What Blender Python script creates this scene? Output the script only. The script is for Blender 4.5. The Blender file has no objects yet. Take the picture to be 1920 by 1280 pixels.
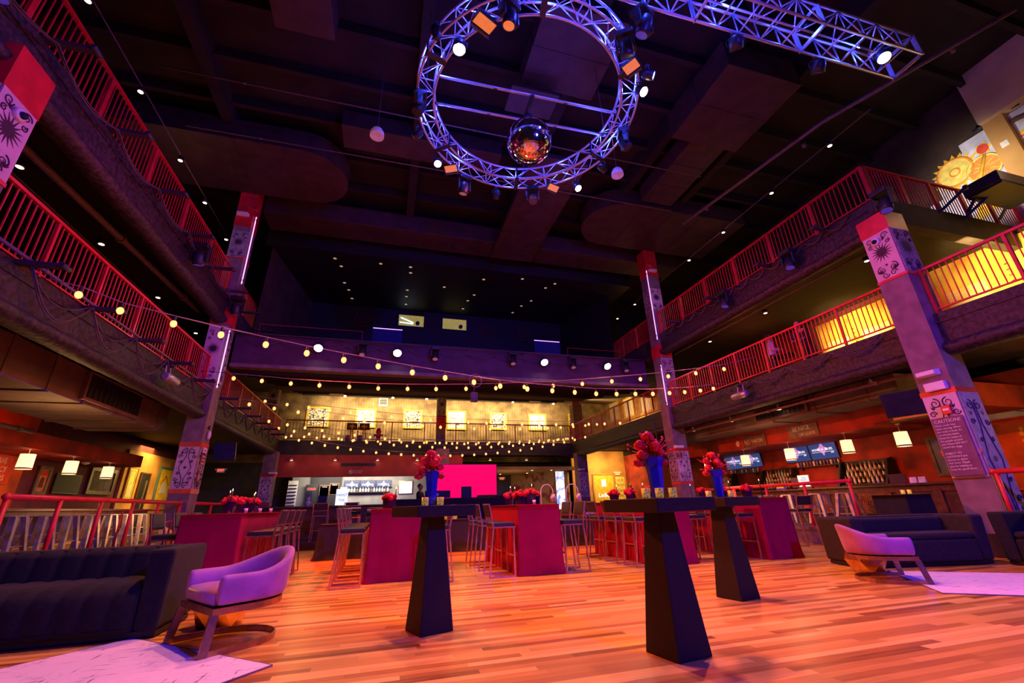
import bpy, math, random
from mathutils import Vector, Matrix
RN = random.Random(11)
sc = bpy.context.scene
COL = sc.collection
PI = math.pi
def V(*a): return Vector(a)

# ------------------------------------------------------------ mesh builder
class MB:
    def __init__(s): s.v = []; s.f = []; s.sm = []
    def add(s, vs, fs, smooth=False, M=None):
        o = len(s.v)
        for v in vs:
            w = Vector(v)
            if M is not None: w = M @ w
            s.v.append(tuple(w))
        for f in fs:
            s.f.append([i+o for i in f]); s.sm.append(smooth)
        return s
    def box(s, x0, y0, z0, x1, y1, z1, M=None):
        return s.frus(x0, y0, x1, y1, z0, x0, y0, x1, y1, z1, M)
    def frus(s, a0, b0, a1, b1, z0, c0, d0, c1, d1, z1, M=None):
        vs = [(a0,b0,z0),(a1,b0,z0),(a1,b1,z0),(a0,b1,z0),(c0,d0,z1),(c1,d0,z1),(c1,d1,z1),(c0,d1,z1)]
        return s.add(vs, [(3,2,1,0),(4,5,6,7),(0,1,5,4),(1,2,6,5),(2,3,7,6),(3,0,4,7)], False, M)
    def bar(s, a, b, w, h=None, up=(0,0,1)):
        a = Vector(a); b = Vector(b); h = w if h is None else h
        d = (b-a); L = d.length; d.normalize()
        u = Vector(up)
        if abs(d.dot(u)) > .98: u = Vector((1,0,0))
        r = d.cross(u).normalized(); u = r.cross(d)
        M = Matrix((( r.x,d.x,u.x,a.x),(r.y,d.y,u.y,a.y),(r.z,d.z,u.z,a.z),(0,0,0,1)))
        return s.box(-w/2, 0, -h/2, w/2, L, h/2, M)
    def tube(s, pts, r, n=8, closed=False, M=None, smooth=True):
        P = [Vector(p) for p in pts]; m = len(P)
        rr = r if isinstance(r, (list, tuple)) else [r]*m
        vs = []; prev = None
        for i in range(m):
            if closed: t = P[(i+1) % m]-P[i-1]
            elif i == 0: t = P[1]-P[0]
            elif i == m-1: t = P[-1]-P[-2]
            else: t = (P[i+1]-P[i]).normalized()+(P[i]-P[i-1]).normalized()
            if t.length < 1e-9: t = Vector((0,0,1))
            t.normalize()
            if prev is None:
                u = Vector((0,0,1)) if abs(t.z) < .9 else Vector((1,0,0))
                u = (u-t*u.dot(t)).normalized()
            else:
                u = prev-t*prev.dot(t)
                u = u.normalized() if u.length > 1e-6 else t.orthogonal().normalized()
            prev = u; w = t.cross(u)
            for k in range(n):
                a = 2*PI*k/n
                vs.append(P[i]+(u*math.cos(a)+w*math.sin(a))*rr[i])
        fs = []
        for i in range(m if closed else m-1):
            j = (i+1) % m
            for k in range(n):
                k2 = (k+1) % n
                fs.append((i*n+k, i*n+k2, j*n+k2, j*n+k))
        s.add(vs, fs, smooth, M)
        if not closed:
            o = len(s.v)-len(vs)
            s.f.append([o+k for k in range(n)][::-1]); s.sm.append(False)
            s.f.append([o+(m-1)*n+k for k in range(n)]); s.sm.append(False)
        return s
    def lathe(s, prof, n=24, M=None, smooth=True, cap=True):
        vs = []; fs = []
        for r, z in prof:
            for k in range(n):
                a = 2*PI*k/n; vs.append((r*math.cos(a), r*math.sin(a), z))
        for i in range(len(prof)-1):
            for k in range(n):
                k2 = (k+1) % n
                fs.append((i*n+k, i*n+k2, (i+1)*n+k2, (i+1)*n+k))
        o = len(s.v); s.add(vs, fs, smooth, M)
        if cap:
            if prof[0][0] > 1e-5: s.f.append([o+k for k in range(n)][::-1]); s.sm.append(False)
            if prof[-1][0] > 1e-5: s.f.append([o+(len(prof)-1)*n+k for k in range(n)]); s.sm.append(False)
        return s
    def prism(s, poly, z0, z1, M=None):
        n = len(poly)
        vs = [(x,y,z0) for x,y in poly]+[(x,y,z1) for x,y in poly]
        fs = [tuple(range(n))[::-1], tuple(range(n,2*n))]+[(i,(i+1)%n,n+(i+1)%n,n+i) for i in range(n)]
        return s.add(vs, fs, False, M)
    def ball(s, c, r, nu=12, nv=8, sc_=(1,1,1), smooth=True, M=None):
        prof = [(math.sin(PI*i/nv)*r, -math.cos(PI*i/nv)*r) for i in range(nv+1)]
        prof[0] = (1e-4*r, -r); prof[-1] = (1e-4*r, r)
        T = Matrix.Translation(Vector(c)) @ Matrix.Diagonal((sc_[0],sc_[1],sc_[2],1))
        if M is not None: T = M @ T
        return s.lathe(prof, nu, T, smooth, False)
    def grid(s, fn, nu, nv, smooth=True, M=None, closed_u=False):
        vs = [fn(i/(nu if closed_u else nu-1), j/(nv-1)) for j in range(nv) for i in range(nu)]
        fs = []
        for j in range(nv-1):
            for i in range(nu if closed_u else nu-1):
                i2 = (i+1) % nu
                fs.append((j*nu+i, j*nu+i2, (j+1)*nu+i2, (j+1)*nu+i))
        return s.add(vs, fs, smooth, M)
    def build(s, name, mat, parent=None, bevel=0, M=None, sub=0):
        me = bpy.data.meshes.new(name)
        me.from_pydata(s.v, [], s.f); me.update()
        me.polygons.foreach_set('use_smooth', s.sm)
        o = bpy.data.objects.new(name, me); COL.objects.link(o)
        for m in (mat if isinstance(mat, (list, tuple)) else [mat]): me.materials.append(m)
        if parent is not None: o.parent = parent
        if M is not None: o.matrix_local = M
        if bevel:
            b = o.modifiers.new('b', 'BEVEL'); b.width = bevel; b.segments = 2; b.limit_method = 'ANGLE'; b.angle_limit = .6
        if sub:
            b = o.modifiers.new('s', 'SUBSURF'); b.levels = sub; b.render_levels = sub
        return o

def T3(x, y, z, rz=0, rx=0, ry=0):
    return Matrix.Translation((x,y,z)) @ Matrix.Rotation(rz,4,'Z') @ Matrix.Rotation(ry,4,'Y') @ Matrix.Rotation(rx,4,'X')
def tag(o, label, cat, group=None, kind=None):
    o['label'] = label; o['category'] = cat
    if group: o['group'] = group
    if kind: o['kind'] = kind
    return o
def thing(name, label, cat, loc=(0,0,0), rz=0, group=None):
    o = bpy.data.objects.new(name, None); COL.objects.link(o)
    o.location = loc; o.rotation_euler = (0,0,rz); o.empty_display_size = .1
    return tag(o, label, cat, group)
def struct(name, mb, mat, label=None, cat=None, bevel=0):
    o = mb.build(name, mat, None, bevel); o['kind'] = 'structure'
    if label: o['label'] = label; o['category'] = cat
    return o
KIDS = {}
def kids(o): return [c for c in bpy.data.objects if c.parent == o]
def dup(root, label, loc=None, rz=None, group=None):
    def cp(o, par):
        c = o.copy(); COL.objects.link(c)
        if par is not None: c.parent = par
        for k in KIDS.get(o.name) or kids(o): cp(k, c)
        return c
    if root.name not in KIDS:
        def reg(o):
            KIDS[o.name] = kids(o)
            for k in KIDS[o.name]: reg(k)
        reg(root)
    c = cp(root, None)
    if loc is not None: c.location = loc
    if rz is not None: c.rotation_euler = (0,0,rz)
    c['label'] = label
    if group: c['group'] = group
    return c
def text(body, size, mat, parent, M, name='lettering', ext=.003, align='CENTER', sx=1.0):
    cu = bpy.data.curves.new(name, 'FONT'); cu.body = body; cu.size = size; cu.extrude = ext
    cu.align_x = align; cu.align_y = 'CENTER'; cu.resolution_u = 2
    cu.materials.append(mat)
    o = bpy.data.objects.new(name, cu); COL.objects.link(o)
    o.parent = parent; o.matrix_local = M @ Matrix.Diagonal((sx,1,1,1)); TEXTS.append(o)
    return o
TEXTS = []
def texts_to_mesh():
    dg = bpy.context.evaluated_depsgraph_get()
    for o in TEXTS:
        me = bpy.data.meshes.new_from_object(o.evaluated_get(dg)); me.name = 'lettering'
        nm, par, ml = o.name, o.parent, o.matrix_local.copy()
        o.name = 'old'; n = bpy.data.objects.new(nm, me); COL.objects.link(n); n.parent = par; n.matrix_local = ml
    for o in TEXTS: bpy.data.objects.remove(o)
# frames for flat things: local x = right, y = up, z = out of the wall
def face(x, y, z, d):
    if d == '-y': m = Matrix(((1,0,0),(0,0,-1),(0,1,0)))
    elif d == '+x': m = Matrix(((0,0,1),(1,0,0),(0,1,0)))
    elif d == '-x': m = Matrix(((0,0,-1),(-1,0,0),(0,1,0)))
    else: m = Matrix(((-1,0,0),(0,0,1),(0,1,0)))
    return Matrix.Translation((x,y,z)) @ m.to_4x4()

# ------------------------------------------------------------ materials
def nodes(name):
    m = bpy.data.materials.new(name); m.use_nodes = True
    nt = m.node_tree; return m, nt, nt.nodes['Principled BSDF']
def setc(b, key, val):
    b.inputs[key].default_value = val
def pm(name, c, rough=.6, metal=0., var=.18, scale=6., bump=0., emit=None, es=0., sheen=0., spec=.5, trans=0., coat=0., alpha=1., c2=None):
    m, nt, b = nodes(name)
    L = nt.links.new
    tc = nt.nodes.new('ShaderNodeTexCoord'); nz = nt.nodes.new('ShaderNodeTexNoise')
    nz.inputs['Scale'].default_value = scale; nz.inputs['Detail'].default_value = 4
    L(tc.outputs['Object'], nz.inputs['Vector'])
    rp = nt.nodes.new('ShaderNodeValToRGB')
    lo = [x*(1-var) for x in c] if c2 is None else c2
    hi = [min(1, x*(1+var)) for x in c]
    rp.color_ramp.elements[0].position = .35; rp.color_ramp.elements[1].position = .65
    rp.color_ramp.elements[0].color = (*lo,1); rp.color_ramp.elements[1].color = (*hi,1)
    L(nz.outputs['Fac'], rp.inputs['Fac']); L(rp.outputs['Color'], b.inputs['Base Color'])
    b.inputs['Roughness'].default_value = rough; b.inputs['Metallic'].default_value = metal
    b.inputs['Specular IOR Level'].default_value = spec
    if bump:
        bp = nt.nodes.new('ShaderNodeBump'); bp.inputs['Strength'].default_value = bump; bp.inputs['Distance'].default_value = .02
        L(nz.outputs['Fac'], bp.inputs['Height']); L(bp.outputs['Normal'], b.inputs['Normal'])
    if emit:
        b.inputs['Emission Color'].default_value = (*emit,1); b.inputs['Emission Strength'].default_value = es
    if sheen:
        b.inputs['Sheen Weight'].default_value = sheen; b.inputs['Sheen Roughness'].default_value = .4
    if trans: b.inputs['Transmission Weight'].default_value = trans
    if coat: b.inputs['Coat Weight'].default_value = coat
    if alpha < 1: b.inputs['Alpha'].default_value = alpha
    return m
def wood_floor():
    m, nt, b = nodes('dance floor planks'); L = nt.links.new
    def math_(op, a, bb=None, c=None):
        n = nt.nodes.new('ShaderNodeMath'); n.operation = op
        for k, v in enumerate((a, bb, c)):
            if v is None: continue
            if isinstance(v, (int, float)): n.inputs[k].default_value = v
            else: L(v, n.inputs[k])
        return n.outputs[0]
    tc = nt.nodes.new('ShaderNodeTexCoord'); sp = nt.nodes.new('ShaderNodeSeparateXYZ'); L(tc.outputs['Object'], sp.inputs[0])
    yr = math_('DIVIDE', sp.outputs[1], .078); row = math_('FLOOR', yr)
    w1 = nt.nodes.new('ShaderNodeTexWhiteNoise'); w1.noise_dimensions = '1D'; L(row, w1.inputs['W'])
    xr = math_('ADD', math_('DIVIDE', sp.outputs[0], 1.25), math_('MULTIPLY', w1.outputs['Value'], 9.))
    col = math_('FLOOR', xr)
    cb = nt.nodes.new('ShaderNodeCombineXYZ'); L(row, cb.inputs[0]); L(col, cb.inputs[1])
    w2 = nt.nodes.new('ShaderNodeTexWhiteNoise'); w2.noise_dimensions = '2D'; L(cb.outputs[0], w2.inputs['Vector'])
    mp = nt.nodes.new('ShaderNodeMapping'); mp.inputs['Scale'].default_value = (1.1, 16, 1); L(tc.outputs['Object'], mp.inputs['Vector'])
    nz = nt.nodes.new('ShaderNodeTexNoise'); nz.inputs['Scale'].default_value = 2.2; nz.inputs['Detail'].default_value = 6; L(mp.outputs['Vector'], nz.inputs['Vector'])
    mx = nt.nodes.new('ShaderNodeMix'); mx.data_type = 'FLOAT'; mx.inputs[0].default_value = .30
    L(w2.outputs['Value'], mx.inputs[2]); L(nz.outputs['Fac'], mx.inputs[3])
    rp = nt.nodes.new('ShaderNodeValToRGB'); e = rp.color_ramp.elements
    e[0].position = .10; e[0].color = (.17,.05,.012,1); e[1].position = .92; e[1].color = (.90,.52,.15,1)
    x = e.new(.24); x.color = (.40,.155,.035,1); x = e.new(.62); x.color = (.68,.33,.075,1)
    L(mx.outputs[0], rp.inputs['Fac'])
    fy = math_('FRACT', yr); fx = math_('FRACT', xr)
    seam = math_('MINIMUM', math_('GREATER_THAN', fy, .035), math_('GREATER_THAN', fx, .0025))
    dk = math_('ADD', math_('MULTIPLY', seam, .35), .65)
    mu = nt.nodes.new('ShaderNodeMix'); mu.data_type = 'RGBA'; mu.blend_type = 'MULTIPLY'; mu.inputs[0].default_value = 1
    cc = nt.nodes.new('ShaderNodeCombineColor'); L(dk, cc.inputs[0]); L(dk, cc.inputs[1]); L(dk, cc.inputs[2])
    L(rp.outputs['Color'], mu.inputs[6]); L(cc.outputs[0], mu.inputs[7]); L(mu.outputs[2], b.inputs['Base Color'])
    b.inputs['Roughness'].default_value = .33; b.inputs['Specular IOR Level'].default_value = .35
    return m
def plank_mat(name, c1, c2, w, ax=0, rough=.6):
    """vertical boards of width w seen on a wall (object space)"""
    m, nt, b = nodes(name); L = nt.links.new
    tc = nt.nodes.new('ShaderNodeTexCoord'); wv = nt.nodes.new('ShaderNodeTexWave')
    wv.bands_direction = 'XYZ'[ax]; wv.wave_profile = 'SAW'; wv.inputs['Scale'].default_value = 1/(w*3.18); wv.inputs['Distortion'].default_value = .0
    L(tc.outputs['Object'], wv.inputs['Vector'])
    nz = nt.nodes.new('ShaderNodeTexNoise'); nz.inputs['Scale'].default_value = 1.6; nz.inputs['Detail'].default_value = 7; L(tc.outputs['Object'], nz.inputs['Vector'])
    rp = nt.nodes.new('ShaderNodeValToRGB'); e = rp.color_ramp.elements
    e[0].position = 0; e[0].color = (.25,.25,.25,1); e[1].position = .12; e[1].color = (1,1,1,1)
    L(wv.outputs['Fac'], rp.inputs['Fac'])
    r2 = nt.nodes.new('ShaderNodeValToRGB'); r2.color_ramp.elements[0].position = .35; r2.color_ramp.elements[1].position = .68
    r2.color_ramp.elements[0].color = (*c1,1); r2.color_ramp.elements[1].color = (*c2,1); L(nz.outputs['Fac'], r2.inputs['Fac'])
    mu = nt.nodes.new('ShaderNodeMix'); mu.data_type = 'RGBA'; mu.blend_type = 'MULTIPLY'; mu.inputs[0].default_value = 1
    L(r2.outputs['Color'], mu.inputs[6]); L(rp.outputs['Color'], mu.inputs[7]); L(mu.outputs[2], b.inputs['Base Color'])
    b.inputs['Roughness'].default_value = rough
    return m
def spot_mat(name, c_bg, c_fg, scale, thr=.5, rough=.6, feature='noise', emit=0., soft=.04):
    """two-tone blotch pattern (art, distressed rug, mercury glass)"""
    m, nt, b = nodes(name); L = nt.links.new
    tc = nt.nodes.new('ShaderNodeTexCoord')
    if feature == 'noise':
        t = nt.nodes.new('ShaderNodeTexNoise'); t.inputs['Detail'].default_value = 5; out = t.outputs['Fac']
    elif feature == 'vor':
        t = nt.nodes.new('ShaderNodeTexVoronoi'); t.feature = 'DISTANCE_TO_EDGE'; out = t.outputs['Distance']
    else:
        t = nt.nodes.new('ShaderNodeTexMagic'); t.turbulence_depth = 4; t.inputs['Distortion'].default_value = 1.6; out = t.outputs['Fac']
    t.inputs['Scale'].default_value = scale; L(tc.outputs['Object'], t.inputs['Vector'])
    rp = nt.nodes.new('ShaderNodeValToRGB'); e = rp.color_ramp.elements
    e[0].position = max(0, thr-soft); e[0].color = (*c_fg,1); e[1].position = min(1, thr+soft); e[1].color = (*c_bg,1)
    L(out, rp.inputs['Fac']); L(rp.outputs['Color'], b.inputs['Base Color']); b.inputs['Roughness'].default_value = rough
    if emit: L(rp.outputs['Color'], b.inputs['Emission Color']); b.inputs['Emission Strength'].default_value = emit
    return m
def rug_mat(name, c, dark):
    m, nt, b = nodes(name); L = nt.links.new
    tc = nt.nodes.new('ShaderNodeTexCoord')
    def streak(rz, sx, sy, th):
        mp = nt.nodes.new('ShaderNodeMapping'); mp.inputs['Rotation'].default_value = (0,0,rz); mp.inputs['Scale'].default_value = (sx,sy,1)
        nz = nt.nodes.new('ShaderNodeTexNoise'); nz.inputs['Scale'].default_value = 1.; nz.inputs['Detail'].default_value = 5; nz.inputs['Roughness'].default_value = .65
        rp = nt.nodes.new('ShaderNodeValToRGB'); rp.color_ramp.elements[0].position = th-.05; rp.color_ramp.elements[1].position = th+.02
        rp.color_ramp.elements[0].color = (0,0,0,1); rp.color_ramp.elements[1].color = (1,1,1,1)
        L(tc.outputs['Object'], mp.inputs['Vector']); L(mp.outputs['Vector'], nz.inputs['Vector']); L(nz.outputs['Fac'], rp.inputs['Fac']); return rp.outputs['Color']
    a = streak(.0, 3, 45, .385); c_ = streak(0, 38, 3.5, .37)
    mu = nt.nodes.new('ShaderNodeMix'); mu.data_type = 'RGBA'; mu.blend_type = 'MULTIPLY'; mu.inputs[0].default_value = 1
    L(a, mu.inputs[6]); L(c_, mu.inputs[7])
    mx = nt.nodes.new('ShaderNodeMix'); mx.data_type = 'RGBA'; L(mu.outputs[2], mx.inputs[0])
    mx.inputs[6].default_value = (*dark,1); mx.inputs[7].default_value = (*c,1); L(mx.outputs[2], b.inputs['Base Color'])
    b.inputs['Roughness'].default_value = .95
    return m
def emat(name, c, s):
    return pm(name, c, .5, emit=c, es=s, var=.03)

M = {}
M['floor'] = wood_floor()
M['black'] = pm('matte black paint', (.012,.011,.013), .55, scale=30)
M['ceil'] = pm('black painted ceiling', (.017,.011,.012), .9, scale=1.2, var=.4)
M['duct'] = pm('dark painted duct sheet metal', (.050,.024,.026), .65, scale=2.5, var=.25)
M['duct_low'] = pm('brown painted duct', (.16,.115,.10), .7, scale=2.5, var=.2)
M['beamrough'] = pm('fireproofed rough black beam', (.030,.016,.024), .6, scale=14, var=.8, bump=.8)
M['slab'] = pm('dark concrete slab', (.035,.026,.032), .8, scale=3, var=.4)
M['under'] = plank_mat('brown boarded soffit', (.035,.02,.014), (.07,.045,.032), .6, 0)
M['red'] = pm('red enamel paint', (.62,.018,.03), .38, scale=3)
M['reddark'] = pm('oxblood paint', (.26,.015,.02), .5, scale=3)
M['redwall'] = pm('red plaster', (.34,.035,.018), .75, scale=2.2, var=.35, bump=.1)
M['orangewall'] = pm('orange wall tone', (.58,.10,.02), .75, scale=1.6, var=.35)
M['ochre'] = pm('ochre plaster', (.55,.27,.07), .8, scale=1.3, var=.3)
M['maroon'] = pm('maroon plaster', (.17,.035,.045), .8, scale=2, var=.2)
M['darkwall'] = pm('dark brown wall', (.06,.036,.03), .85, scale=1.5, var=.3)
M['mauve'] = pm('mauve painted column', (.20,.12,.15), .65, scale=4, var=.2, bump=.06)
M['lav'] = pm('pale lavender column panel', (.62,.46,.52), .7, scale=4, var=.08)
M['graypanel'] = pm('weathered grey column panel', (.34,.29,.31), .75, scale=9, var=.25)
M['ink'] = pm('dark plum ink', (.05,.02,.045), .7)
M['carpet'] = pm('dark bar carpet', (.045,.02,.03), .95, scale=60, var=.4)
M['riser'] = pm('scuffed riser', (.16,.11,.12), .8, scale=7, var=.35)
M['yellowtile'] = pm('yellow lit step edge', (.62,.42,.08), .6, scale=5)
M['wood'] = pm('dark carved bar wood', (.11,.045,.02), .4, scale=7, var=.4)
M['woodtop'] = pm('worn bar top', (.10,.05,.03), .28, scale=8, var=.35)
M['carve'] = spot_mat('carved bar medallion', (.42,.15,.05), (.10,.03,.015), 9, .5, .45, 'magic', soft=.2)
M['velvetblack'] = pm('black velvet', (.007,.005,.008), .9, sheen=.05, scale=25, var=.4)
M['purple'] = pm('lavender velvet', (.40,.13,.42), .8, sheen=.22, scale=5, var=.16)
M['bronze'] = pm('brushed bronze', (.42,.23,.13), .34, .85, scale=14)
M['gold'] = pm('brushed gold', (.75,.42,.14), .28, .95, scale=9)
M['golddark'] = pm('bronzed gold facets', (.30,.14,.07), .35, .8, scale=9)
M['frame'] = pm('rose gold tube', (.70,.40,.32), .3, .9, scale=9)
M['cushion'] = pm('black leatherette', (.022,.020,.026), .42, scale=30)
M['cloth'] = pm('red satin tablecloth', (.30,.003,.052), .6, spec=.10, scale=2.2, var=.12)
M['blackcloth'] = pm('black table linen', (.022,.010,.018), .75, scale=8)
M['laminate'] = pm('matte black laminate', (.016,.013,.013), .62, scale=160, var=.5, spec=.25)
M['steel'] = pm('brushed galvanised steel', (.50,.48,.48), .38, .7, scale=14)
M['truss'] = pm('aluminium truss tube', (.72,.74,.82), .38, .6, scale=12, var=.08)
M['chrome'] = pm('polished chrome', (.85,.83,.80), .08, 1., scale=4, var=.05)
M['vase'] = pm('cobalt blue vase', (.01,.02,.42), .25, scale=4)
M['vasedark'] = pm('dark glass vase', (.012,.01,.05), .2, scale=4)
M['rose'] = pm('red petals', (.75,.012,.03), .6, scale=18, var=.35)
M['leaf'] = pm('dark leaf', (.03,.06,.03), .6)
M['candle'] = pm('black taper candle', (.015,.013,.02), .4)
M['flame'] = emat('candle flame', (1,.62,.25), 7)
M['mercury'] = spot_mat('glowing yellow mercury glass', (.95,.55,.08), (.25,.11,.02), 55, .47, .2, 'noise', emit=.30, soft=.12)  # candle glow put into the glass as emission
M['mercuryglow'] = spot_mat('lit mercury glass', (.95,.55,.06), (.25,.10,.01), 55, .45, .25, 'noise', emit=.55, soft=.1)
M['rug'] = rug_mat('distressed lavender rug', (.80,.62,.82), (.05,.02,.10))
M['bulb'] = emat('warm filament glass', (1,.36,.10), 2.7)
M['socket'] = pm('black bulb socket', (.02,.018,.018), .6)
M['wire'] = pm('string light cable', (.45,.25,.32), .6)
M['cable'] = pm('dark cable', (.09,.07,.08), .6)
M['downlight'] = emat('downlight lens', (1,.70,.36), 9)
M['dimlens'] = emat('dim downlight lens', (1,.62,.36), .42)
M['white'] = pm('white enamel', (.78,.76,.76), .5, var=.06)
M['signwhite'] = pm('printed white', (.8,.77,.74), .6, var=.06)
M['shade'] = emat('lit parchment shade', (1,.70,.38), 1.35)
M['hotlens'] = emat('bright lamp lens', (1,.82,.74), 60)
M['bluelens'] = emat('blue led lens', (.25,.35,1), 14)
M['dimblue'] = emat('dim blue led face', (.10,.06,.7), .30)
M['amber'] = pm('amber lit reflector', (.75,.30,.10), .45, emit=(1,.28,.08), es=.55, scale=9)
M['fixture'] = pm('black fixture housing', (.02,.02,.026), .42, scale=20)
M['bracket'] = pm('dark steel bracket', (.035,.03,.05), .5)
M['pipe'] = pm('painted conduit pipe', (.17,.11,.11), .55)
M['neon'] = emat('lavender led tube', (.75,.35,1), 2.0)
M['pink'] = emat('hot pink projection', (1,.0,.105), 1.0)
M['screen'] = pm('screen image navy', (.01,.02,.08), .3, emit=(.03,.07,.26), es=.7, var=.3, scale=2.5)
M['screenoff'] = pm('dark screen', (.008,.006,.02), .45, emit=(.02,.01,.14), es=.12, var=.5, scale=5, spec=.2)
M['logo'] = emat('logo white', (.85,.88,1), 1.1)
M['logopink'] = emat('logo lilac', (.55,.30,.70), .7)
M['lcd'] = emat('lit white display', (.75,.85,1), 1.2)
M['bottle'] = pm('amber liquor', (.40,.18,.05), .12, spec=.8)
M['bottleclear'] = pm('clear spirit glass', (.60,.58,.56), .08, spec=.9)
M['bottledark'] = pm('dark bottle glass', (.03,.05,.03), .1, spec=.8)
M['bottleblue'] = pm('blue aluminium bottle', (.10,.14,.5), .25)
M['paper'] = pm('white label', (.85,.82,.75), .6)
M['kraft'] = pm('paper chalk board', (.20,.15,.12), .85)
M['chalk'] = pm('chalk lettering', (.75,.70,.62), .8)
M['hair'] = pm('dark hair', (.02,.014,.012), .6)
M['skin'] = pm('skin', (.48,.25,.17), .55, var=.06)
M['skindark'] = pm('brown skin', (.26,.12,.075), .55, var=.06)
M['shirt'] = pm('lavender shirt', (.50,.42,.72), .8)
M['darkcloth'] = pm('dark clothes', (.025,.022,.03), .8)
M['yellowframe'] = pm('yellow painted frame', (.75,.48,.05), .5)
M['boards'] = plank_mat('weathered ochre boards', (.12,.075,.028), (.36,.25,.11), .16, 0)
M['boardsy'] = plank_mat('weathered ochre boards along the side', (.24,.14,.05), (.60,.36,.12), .3, 1)
M['art'] = spot_mat('black and white line drawing', (.92,.90,.84), (.02,.02,.02), 4.5, .47, .7, 'magic', soft=.05)
M['art2'] = spot_mat('black and white patchwork drawing', (.92,.90,.84), (.03,.02,.02), 8, .085, .7, 'vor', soft=.03)
M['mural'] = spot_mat('yellow folk mural', (.90,.60,.12), (.50,.22,.03), 1.1, .45, .8, 'noise', soft=.1)
M['muralpale'] = spot_mat('cream mural panel', (.95,.85,.55), (.80,.55,.15), 2.2, .4, .8, 'noise', soft=.12)
M['cream'] = pm('cream plaster', (.60,.45,.34), .85, scale=1.2, var=.12)
M['tan'] = pm('tan plaster', (.50,.28,.09), .85, scale=1.2, var=.12)
M['greyart'] = pm('grey painted ground', (.62,.64,.80), .8, scale=2.5, var=.25)
M['sun'] = pm('sun yellow paint', (.85,.55,.04), .7)
M['sunpale'] = pm('pale yellow paint', (.90,.72,.16), .7)
M['orange'] = pm('orange paint', (.85,.30,.06), .7)
M['redart'] = pm('red mural paint', (.65,.06,.03), .7)
M['brownart'] = pm('brown mural paint', (.12,.05,.03), .7)
M['blueart'] = pm('blue mural paint', (.16,.22,.50), .7)
M['greenart'] = pm('teal frame paint', (.10,.20,.18), .6)
M['display'] = spot_mat('lit blue and gold display', (1,.97,.85), (.15,.30,.85), 3.2, .45, .5, 'noise', emit=1.0, soft=.08)
M['exitred'] = emat('exit letters', (1,.12,.06), 2.2)
M['glass'] = pm('clear acrylic', (.03,.05,.30), .1, alpha=.3, spec=.3)
M['boothlight'] = pm('lit booth interior', (.55,.48,.12), .7, emit=(.75,.62,.12), es=.35, var=.4, scale=3)
M['boothblue'] = emat('blue white booth lamp', (.45,.6,1), 3.)
M['kitchen'] = pm('pale kitchen wall', (.62,.60,.56), .6, scale=2)
M['tile'] = pm('dark back bar', (.016,.014,.018), .5)
M['menu'] = spot_mat('printed menu sheet', (.62,.55,.50), (.08,.06,.06), 26, .45, .7, 'noise')
M['leopard'] = spot_mat('red and tan patterned drape', (.34,.20,.08), (.20,.03,.02), 2.2, .45, .85, 'noise', soft=.06)
M['grille'] = pm('black grille', (.012,.01,.016), .6)
M['moon'] = pm('frosted dome', (.66,.52,.66), .4, emit=(.7,.30,.55), es=.12)
M['hydrant'] = pm('red cast iron', (.5,.03,.02), .5)

# ------------------------------------------------------------ camera
cam = bpy.data.cameras.new('camera'); co = bpy.data.objects.new('camera', cam); COL.objects.link(co)
cam.sensor_width = 36; cam.lens = 800.747/1920*36; cam.clip_start = .05; cam.clip_end = 200
yaw, pit, rol = .285376, .367149, -.0299927
f_ = V(math.sin(yaw)*math.cos(pit), math.cos(yaw)*math.cos(pit), math.sin(pit))
r_ = V(math.cos(yaw), -math.sin(yaw), 0); u_ = r_.cross(f_)
r2 = r_*math.cos(rol)+u_*math.sin(rol); u2 = -r_*math.sin(rol)+u_*math.cos(rol)
co.matrix_world = Matrix(((r2.x,u2.x,-f_.x,0),(r2.y,u2.y,-f_.y,0),(r2.z,u2.z,-f_.z,1.05),(0,0,0,1)))
sc.camera = co
sc.view_settings.view_transform = 'Standard'; sc.view_settings.look = 'None'; sc.view_settings.exposure = 0
w = bpy.data.worlds.new('night'); sc.world = w; w.use_nodes = True
w.node_tree.nodes['Background'].inputs['Color'].default_value = (.010,.006,.014,1)
w.node_tree.nodes['Background'].inputs['Strength'].default_value = .6
sc.cycles.use_denoising = True; sc.cycles.max_bounces = 5; sc.cycles.diffuse_bounces = 3; sc.cycles.glossy_bounces = 3
sc.cycles.sample_clamp_indirect = 3.; sc.cycles.caustics_reflective = False; sc.cycles.caustics_refractive = False

def lamp(kind, loc, energy, color, size=.1, aim=None, angle=60, blend=.5, sy=None, spread=None):
    d = bpy.data.lights.new('light', kind); d.energy = energy; d.color = color
    o = bpy.data.objects.new('stage_or_fill_light', d); COL.objects.link(o); o.location = loc  # one name for real fixtures and added fill lights alike
    if kind == 'AREA':
        d.size = size
        if sy: d.shape = 'RECTANGLE'; d.size_y = sy
        if spread: d.spread = math.radians(spread)
    else: d.shadow_soft_size = size
    if kind == 'SPOT': d.spot_size = math.radians(angle); d.spot_blend = blend
    if aim is not None:
        o.rotation_euler = (Vector(aim)-Vector(loc)).to_track_quat('-Z', 'Y').to_euler()
    return o
# ============================================================ SETTING
struct('floor', MB().box(-12,-5,-.2,17,30,0), M['floor'], 'orange strip-wood dance floor', 'floor')
struct('ceiling', MB().box(-14,-5,12.7,19,22,12.9), M['ceil'])
struct('ceiling_rear', MB().box(-5.2,16.6,11.0,11,21.6,11.3).box(-5.2,16.4,11.0,11,16.6,12.8), M['black'])
mb = MB()
for i in range(12):
    y = -1+i*1.5
    mb.box(-13.9,y,12.35,18.9,y+.14,12.7)
struct('trim_joists', mb, M['ceil'])
mb = MB()
for x in (-5.3,.2,4.2,8.0,10.5): mb.box(x-.14,-4,12.0,x+.14,16.4,12.7)
struct('trim_girders', mb, M['ceil'])
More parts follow.
